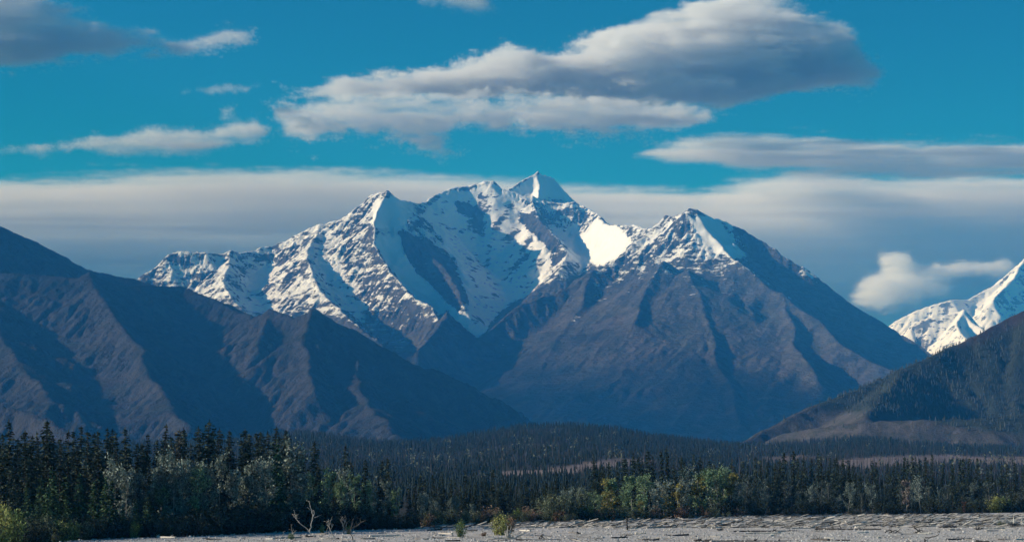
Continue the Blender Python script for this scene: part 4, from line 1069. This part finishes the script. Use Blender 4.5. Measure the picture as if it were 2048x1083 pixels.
snag('dead_branch', 'dark crossed sticks right of the root stump', 'branch', [[(1078, 1075), (1085, 1066), (1082, 1074)], [(1080, 1068), (1090, 1076)], [(1074, 1076), (1098, 1076)]], 1077, M_woodd, 0.1, 0.2)
snag('dead_branch', 'small pale upright twigs left of the forked dead tree', 'branch', [[(585, 1070), (584, 1060), (582, 1048)], [(566, 1074), (567, 1062)], [(584, 1066), (594, 1058)]], 1074, M_wood, 0.09, 0.2)
snag('dead_branch', 'spiky dark brush pile on the gravel near the right posts', 'branch', [[(1955, 1060), (1950, 1050)], [(1957, 1060), (1962, 1050)], [(1955, 1060), (1945, 1055)], [(1958, 1060), (1970, 1054)], [(1956, 1060), (1956, 1048)]], 1060, M_woodd, 0.10, 0.5)
snag('dead_branch', 'dark rooty snag lying at right of the broken log', 'branch', [[(1832, 1066), (1840, 1058), (1846, 1062)], [(1828, 1054), (1838, 1062), (1850, 1066)], [(1834, 1064), (1826, 1066)]], 1066, M_woodd, 0.14, 0.4)
snag('dead_branch', 'tangled dark brush left of the rooty snag', 'branch', [[(1770, 1064), (1780, 1058), (1788, 1065)], [(1776, 1066), (1790, 1060), (1800, 1065)], [(1784, 1066), (1778, 1056)], [(1790, 1066), (1798, 1058)]], 1066, M_woodd, 0.10, 0.5)

def build_debris():
    rng = np.random.default_rng(12); mb = MB()
    n = 15000
    Y = np.sort(ground_Y(1028 + 62 * rng.random(n) ** 1.1)); u = rng.uniform(-120, 2170, n)
    ok = Y < edge_Y(u) + 2; Y, u = Y[ok], u[ok]; X = (u - 1024) / F * Y; Z = gravel_z(X, Y); n = len(X)
    th = np.arange(5) / 5 * 6.283
    # stones
    k = n * 2 // 3
    a = rng.uniform(0.06, 0.22, k) * rng.uniform(0.5, 1.3, k); hh = a * rng.uniform(0.4, 0.9, k)
    ring = np.stack([np.cos(th)[None] * a[:, None] * rng.uniform(0.7, 1.3, (k, 5)) + X[:k, None], np.sin(th)[None] * a[:, None] + Y[:k, None], np.broadcast_to((Z[:k] - 0.05)[:, None], (k, 5))], -1)
    mid = (ring - ring.mean(1, keepdims=True)) * 0.7 + ring.mean(1, keepdims=True); mid[..., 2] += (hh + 0.05)[:, None] * rng.uniform(0.7, 1.1, (k, 5))
    tp = mid.mean(1, keepdims=True) + np.array([0, 0, 0.03])
    V = np.concatenate([ring, mid, tp], 1)
    i = np.arange(5); j = (i + 1) % 5
    Q = np.stack([i, j, j + 5, i + 5], 1); T = np.stack([i + 5, j + 5, np.full(5, 10)], 1)
    off = (np.arange(k) * 11)[:, None, None]
    c = rng.uniform(0.25, 0.70, (k, 1)) * np.array([1.0, 0.96, 0.93])
    mb.put(V.reshape(-1, 3), (Q[None] + off).reshape(-1, 4), (T[None] + off).reshape(-1, 3), np.repeat(c, 11, 0))
    # sticks
    X2, Y2, Z2 = X[k:], Y[k:], Z[k:]; m = len(X2)
    ang = rng.normal(0, 0.7, m); L = rng.uniform(0.5, 2.6, m); r = rng.uniform(0.03, 0.10, m); up = np.abs(rng.normal(0, 0.16, m))
    d = np.stack([np.cos(ang), np.sin(ang), up], 1) * L[:, None]; p0 = np.stack([X2, Y2, Z2], 1)
    s = np.stack([-np.sin(ang), np.cos(ang), 0 * ang], 1) * r[:, None]; w = np.array([[0, 0, 1.]]) * r[:, None]
    V = np.stack([p0 - s, p0 + w * 1.8, p0 + s, p0 + d - s * .5, p0 + d + w * 1.2, p0 + d + s * .5], 1)
    Q = np.array([[0, 1, 4, 3], [1, 2, 5, 4]]); T = np.array([[3, 4, 5], [2, 1, 0]]); off = (np.arange(m) * 6)[:, None, None]
    c = np.where(rng.random((m, 1)) < 0.5, rng.uniform(0.04, 0.12, (m, 1)), rng.uniform(0.20, 0.60, (m, 1))) * np.array([1.0, 0.95, 0.88])
    mb.put(V.reshape(-1, 3), (Q[None] + off).reshape(-1, 4), (T[None] + off).reshape(-1, 3), np.repeat(c, 6, 0))
    o = add('driftwood_debris', mb.mesh('driftwood_debris', M_tone))
    tag(o, 'stones, twigs and broken driftwood littering the pale gravel bar', 'debris', kind='stuff')
build_debris()

# ------------------------------------------------------------------ clouds: real volumes beyond the haze
def cloud_material(name, dens, aniso=0.2, col=(1, 1, 1)):
    m = bpy.data.materials.new(name); m.use_nodes = True; t = m.node_tree; t.nodes.clear()
    pv = t.nodes.new('ShaderNodeVolumePrincipled'); mo = t.nodes.new('ShaderNodeOutputMaterial')
    t.links.new(pv.outputs[0], mo.inputs['Volume'])
    pv.inputs['Density'].default_value = dens; pv.inputs['Color'].default_value = (*col, 1); pv.inputs['Anisotropy'].default_value = aniso
    return m

def cloud(label, polys, Y, thick, dens, px=3.0, ny=26, feather=22.0, cells=(10, 3, 6), rough=0.9, seed=0, streak=0.7, aniso=0.0):
    """polys: outlines in the sky (photo pixels); the body is as deep as it is tall, noise eats its rim"""
    rng = np.random.default_rng(seed)
    allp = np.concatenate([np.asarray(p, float) for p in polys])
    u0, u1 = allp[:, 0].min() - 20, allp[:, 0].max() + 20; v0, v1 = allp[:, 1].min() - 20, allp[:, 1].max() + 20
    nx = int((u1 - u0) / px) + 1; nz = int((v1 - v0) / px) + 1
    uu, vv = np.meshgrid(np.linspace(u0, u1, nx), np.linspace(v1, v0, nz), indexing='ij')
    s = np.full(uu.shape, -1e3)
    for p in polys: s = np.maximum(s, sdf_poly(uu, vv, p))
    n = noise3(rng, (nx, ny, nz), cells, 6, 0.72); n *= 0.45 / n.std()
    body = s / feather
    yy = np.linspace(-1, 1, ny)[None, :, None]
    prof = np.sqrt(np.clip(body, 0.0, 6.0) / 3.0 + 0.02)[:, None, :]
    edge = np.minimum(body[:, None, :], (prof * 1.1 - np.abs(yy)) * 2.2)
    d = np.clip((edge + n * rough) * 0.95, 0, 1) ** 1.3
    st = noise3(rng, (nx, ny, nz), (max(2, cells[0] * .35), 2, cells[2] * 2.5), 4); st *= 0.5 / st.std()
    d = d * np.clip(0.75 + st * streak, 0.10, 1.8)
    sc = Y / F
    hx, hz, hy = (u1 - u0) / 2 * sc, (v1 - v0) / 2 * sc, thick
    me = bpy.data.meshes.new('cloud'); me.vertices.add(nx * ny * nz)
    me.attributes.new('dens', 'FLOAT', 'POINT').data.foreach_set('value', d.astype(np.float32).ravel())
    c = P((u0 + u1) / 2, (v0 + v1) / 2, Y)
    o = add('cloud', me, None, c)
    g = bpy.data.node_groups.new('cloud_volume', 'GeometryNodeTree')
    g.interface.new_socket('Geometry', in_out='INPUT', socket_type='NodeSocketGeometry')
    g.interface.new_socket('Geometry', in_out='OUTPUT', socket_type='NodeSocketGeometry')
    A = g.nodes.new; Lk = g.links.new
    gi, go, vc = A('NodeGroupInput'), A('NodeGroupOutput'), A('GeometryNodeVolumeCube')
    vc.inputs['Min'].default_value = (-hx, -hy, -hz); vc.inputs['Max'].default_value = (hx, hy, hz)
    for ax, k in zip('XYZ', (nx, ny, nz)): vc.inputs['Resolution ' + ax].default_value = k
    sep = A('ShaderNodeSeparateXYZ'); Lk(A('GeometryNodeInputPosition').outputs[0], sep.inputs[0])
    def idx(out, h, k):
        a = A('ShaderNodeMath'); a.operation = 'MULTIPLY_ADD'; Lk(out, a.inputs[0]); a.inputs[1].default_value = (k - 1) / (2 * h); a.inputs[2].default_value = (k - 1) / 2
        r = A('ShaderNodeMath'); r.operation = 'ROUND'; Lk(a.outputs[0], r.inputs[0])
        q = A('ShaderNodeClamp'); Lk(r.outputs[0], q.inputs[0]); q.inputs[2].default_value = k - 1
        return q.outputs[0]
    ix, iy, iz = idx(sep.outputs[0], hx, nx), idx(sep.outputs[1], hy, ny), idx(sep.outputs[2], hz, nz)
    m1 = A('ShaderNodeMath'); m1.operation = 'MULTIPLY_ADD'; Lk(ix, m1.inputs[0]); m1.inputs[1].default_value = ny; Lk(iy, m1.inputs[2])
    m2 = A('ShaderNodeMath'); m2.operation = 'MULTIPLY_ADD'; Lk(m1.outputs[0], m2.inputs[0]); m2.inputs[1].default_value = nz; Lk(iz, m2.inputs[2])
    na = A('GeometryNodeInputNamedAttribute'); na.data_type = 'FLOAT'; na.inputs[0].default_value = 'dens'
    si = A('GeometryNodeSampleIndex'); si.data_type = 'FLOAT'; si.domain = 'POINT'
    Lk(gi.outputs[0], si.inputs[0]); Lk(na.outputs[0], si.inputs[1]); Lk(m2.outputs[0], si.inputs['Index'])
    Lk(si.outputs[0], vc.inputs['Density'])
    sm = A('GeometryNodeSetMaterial'); sm.inputs['Material'].default_value = cloud_material('cloud_vapour', dens, aniso)
    Lk(vc.outputs[0], sm.inputs[0]); Lk(sm.outputs[0], go.inputs[0])
    o.modifiers.new('volume', 'NODES').node_group = g
    return tag(o, label, 'cloud', kind='stuff')

def build_clouds():
    cloud('long grey lens shaped cloud with a billowing white top across the upper right sky', [[(560, 180), (620, 178), (680, 164), (740, 156), (820, 148), (900, 132), (960, 118), (1020, 102), (1070, 96), (1110, 104), (1165, 88), (1190, 66), (1250, 50), (1310, 32), (1360, 24), (1400, 8), (1450, -6), (1540, -12), (1590, 12), (1640, 38), (1690, 58), (1704, 90), (1730, 125), (1764, 156), (1740, 168), (1690, 170), (1600, 174), (1550, 188), (1480, 205), (1440, 222), (1300, 222), (1100, 200), (900, 192), (640, 190)]], 28000, 900, 0.0085, 3.0, 30, 18, (16, 4, 11), 1.0, 1)
    cloud('white ragged cloud band below the long grey cloud', [[(545, 222), (600, 206), (660, 194), (800, 190), (1000, 196), (1200, 200), (1400, 215), (1440, 225), (1410, 245), (1370, 258), (1200, 268), (1100, 262), (1030, 252), (910, 252), (880, 272), (920, 302), (880, 310), (820, 290), (760, 268), (720, 262), (660, 272), (620, 290), (575, 280), (555, 252)]], 26500, 650, 0.0060, 3.0, 26, 18, (18, 4, 7), 1.25, 2)
    cloud('thin wispy cloud strip on the left above the mountain', [[(-230, 305), (-120, 300), (60, 292), (120, 282), (170, 274), (230, 276), (300, 256), (360, 262), (430, 262), (480, 242), (518, 234), (533, 260), (524, 288), (470, 298), (380, 310), (250, 310), (150, 304), (60, 312), (-120, 316)], [(445, 222), (470, 216), (466, 230), (450, 236)]], 27000, 420, 0.0042, 3.0, 20, 14, (14, 3, 5), 1.0, 3, 0.5)
    cloud('dark grey cloud with a pointed tail in the upper left corner', [[(-230, 40), (-190, 0), (-120, -40), (-60, -50), (60, -30), (100, 4), (150, 28), (210, 45), (250, 64), (300, 70), (350, 82), (420, 72), (470, 64), (506, 72), (470, 84), (400, 92), (350, 106), (250, 106), (150, 108), (110, 122), (50, 128), (-60, 128), (-150, 110), (-210, 80)]], 25500, 600, 0.0060, 3.0, 26, 16, (10, 4, 8), 1.1, 4)
    cloud('small thin cloud sliver in the blue sky at left', [[(362, 182), (400, 174), (450, 167), (496, 174), (520, 169), (492, 182), (420, 186), (370, 187)]], 27000, 200, 0.0022, 3.0, 14, 8, (8, 2, 3), 1.1, 5)
    cloud('small dark cloud scrap cut by the top edge', [[(700, -60), (830, -8), (880, 4), (920, 14), (960, 28), (1004, 28), (985, 4), (960, -40)]], 26000, 380, 0.003, 4.0, 18, 14, (8, 3, 4), 1.1, 6)
    cloud('long low grey cloud band on the right above the peaks', [[(1270, 310), (1310, 294), (1370, 278), (1440, 266), (1480, 263), (1560, 270), (1700, 275), (1850, 281), (2100, 288), (2350, 305), (2450, 330), (2300, 350), (2100, 356), (1900, 358), (1750, 356), (1560, 346), (1480, 340), (1400, 328), (1330, 323)]], 29300, 600, 0.0050, 3.4, 24, 14, (10, 3, 8), 0.95, 7)
    cloud('wide grey stratus bank stretching behind the snowy mountain', [[(-560, 470), (-420, 400), (-120, 368), (100, 362), (250, 350), (450, 342), (640, 340), (800, 345), (940, 354), (1130, 367), (1260, 372), (1400, 384), (1480, 372), (1600, 360), (1750, 366), (1900, 360), (2170, 368), (2450, 400), (2600, 480), (2500, 600), (2170, 650), (1700, 660), (1000, 600), (400, 620), (-120, 600), (-460, 560)]], 31000, 1500, 0.0028, 4.0, 22, 16, (9, 3, 18), 1.0, 8, 0.8)
    cloud('small white cumulus cloud hanging beside the far right peak', [[(1690, 590), (1722, 562), (1752, 532), (1762, 512), (1782, 507), (1810, 510), (1850, 527), (1890, 528), (1930, 519), (1995, 520), (2025, 532), (2015, 556), (1970, 556), (1912, 552), (1905, 576), (1876, 594), (1820, 608), (1760, 620), (1695, 618)]], 24500, 420, 0.0055, 2.6, 26, 12, (9, 4, 6), 1.2, 9)
    cloud('broad soft unseen cloud added beyond the left edge to shade the foothills', [[(-3200, -330), (-2700, -400), (-2100, -430), (-1400, -410), (-960, -330), (-900, -280), (-1700, -262), (-2700, -262)]], 10000, 3000, 0.006, 14.0, 60, 26, (6, 10, 2), 0.75, 10, 0.5)  # lies out of view; added to cast shade on valley and foothills
build_clouds()

# ------------------------------------------------------------------ air
def build_haze():
    x0, x1, y0, y1, z0, z1 = -40000, 40000, -700, 23600, -30, 2420
    V = [(x, y, z) for x in (x0, x1) for y in (y0, y1) for z in (z0, z1)]
    Fc = np.array([(0, 1, 3, 2), (4, 6, 7, 5), (0, 4, 5, 1), (2, 3, 7, 6), (0, 2, 6, 4), (1, 5, 7, 3)])
    m = bpy.data.materials.new('haze_air'); m.use_nodes = True; t = m.node_tree; t.nodes.clear()
    pv = t.nodes.new('ShaderNodeVolumePrincipled'); mo = t.nodes.new('ShaderNodeOutputMaterial')
    t.links.new(pv.outputs[0], mo.inputs['Volume'])
    pv.inputs['Density'].default_value = 5.2e-5; pv.inputs['Color'].default_value = (0.045, 0.32, 0.86, 1)
    pv.inputs['Absorption Color'].default_value = (1, 1, 1, 1)      # clear air: scatters, does not absorb
    o = add('haze', mesh_np('haze', V, Fc, [m]))
    tag(o, 'blue distance haze filling the whole valley', 'haze', kind='stuff')
build_haze()
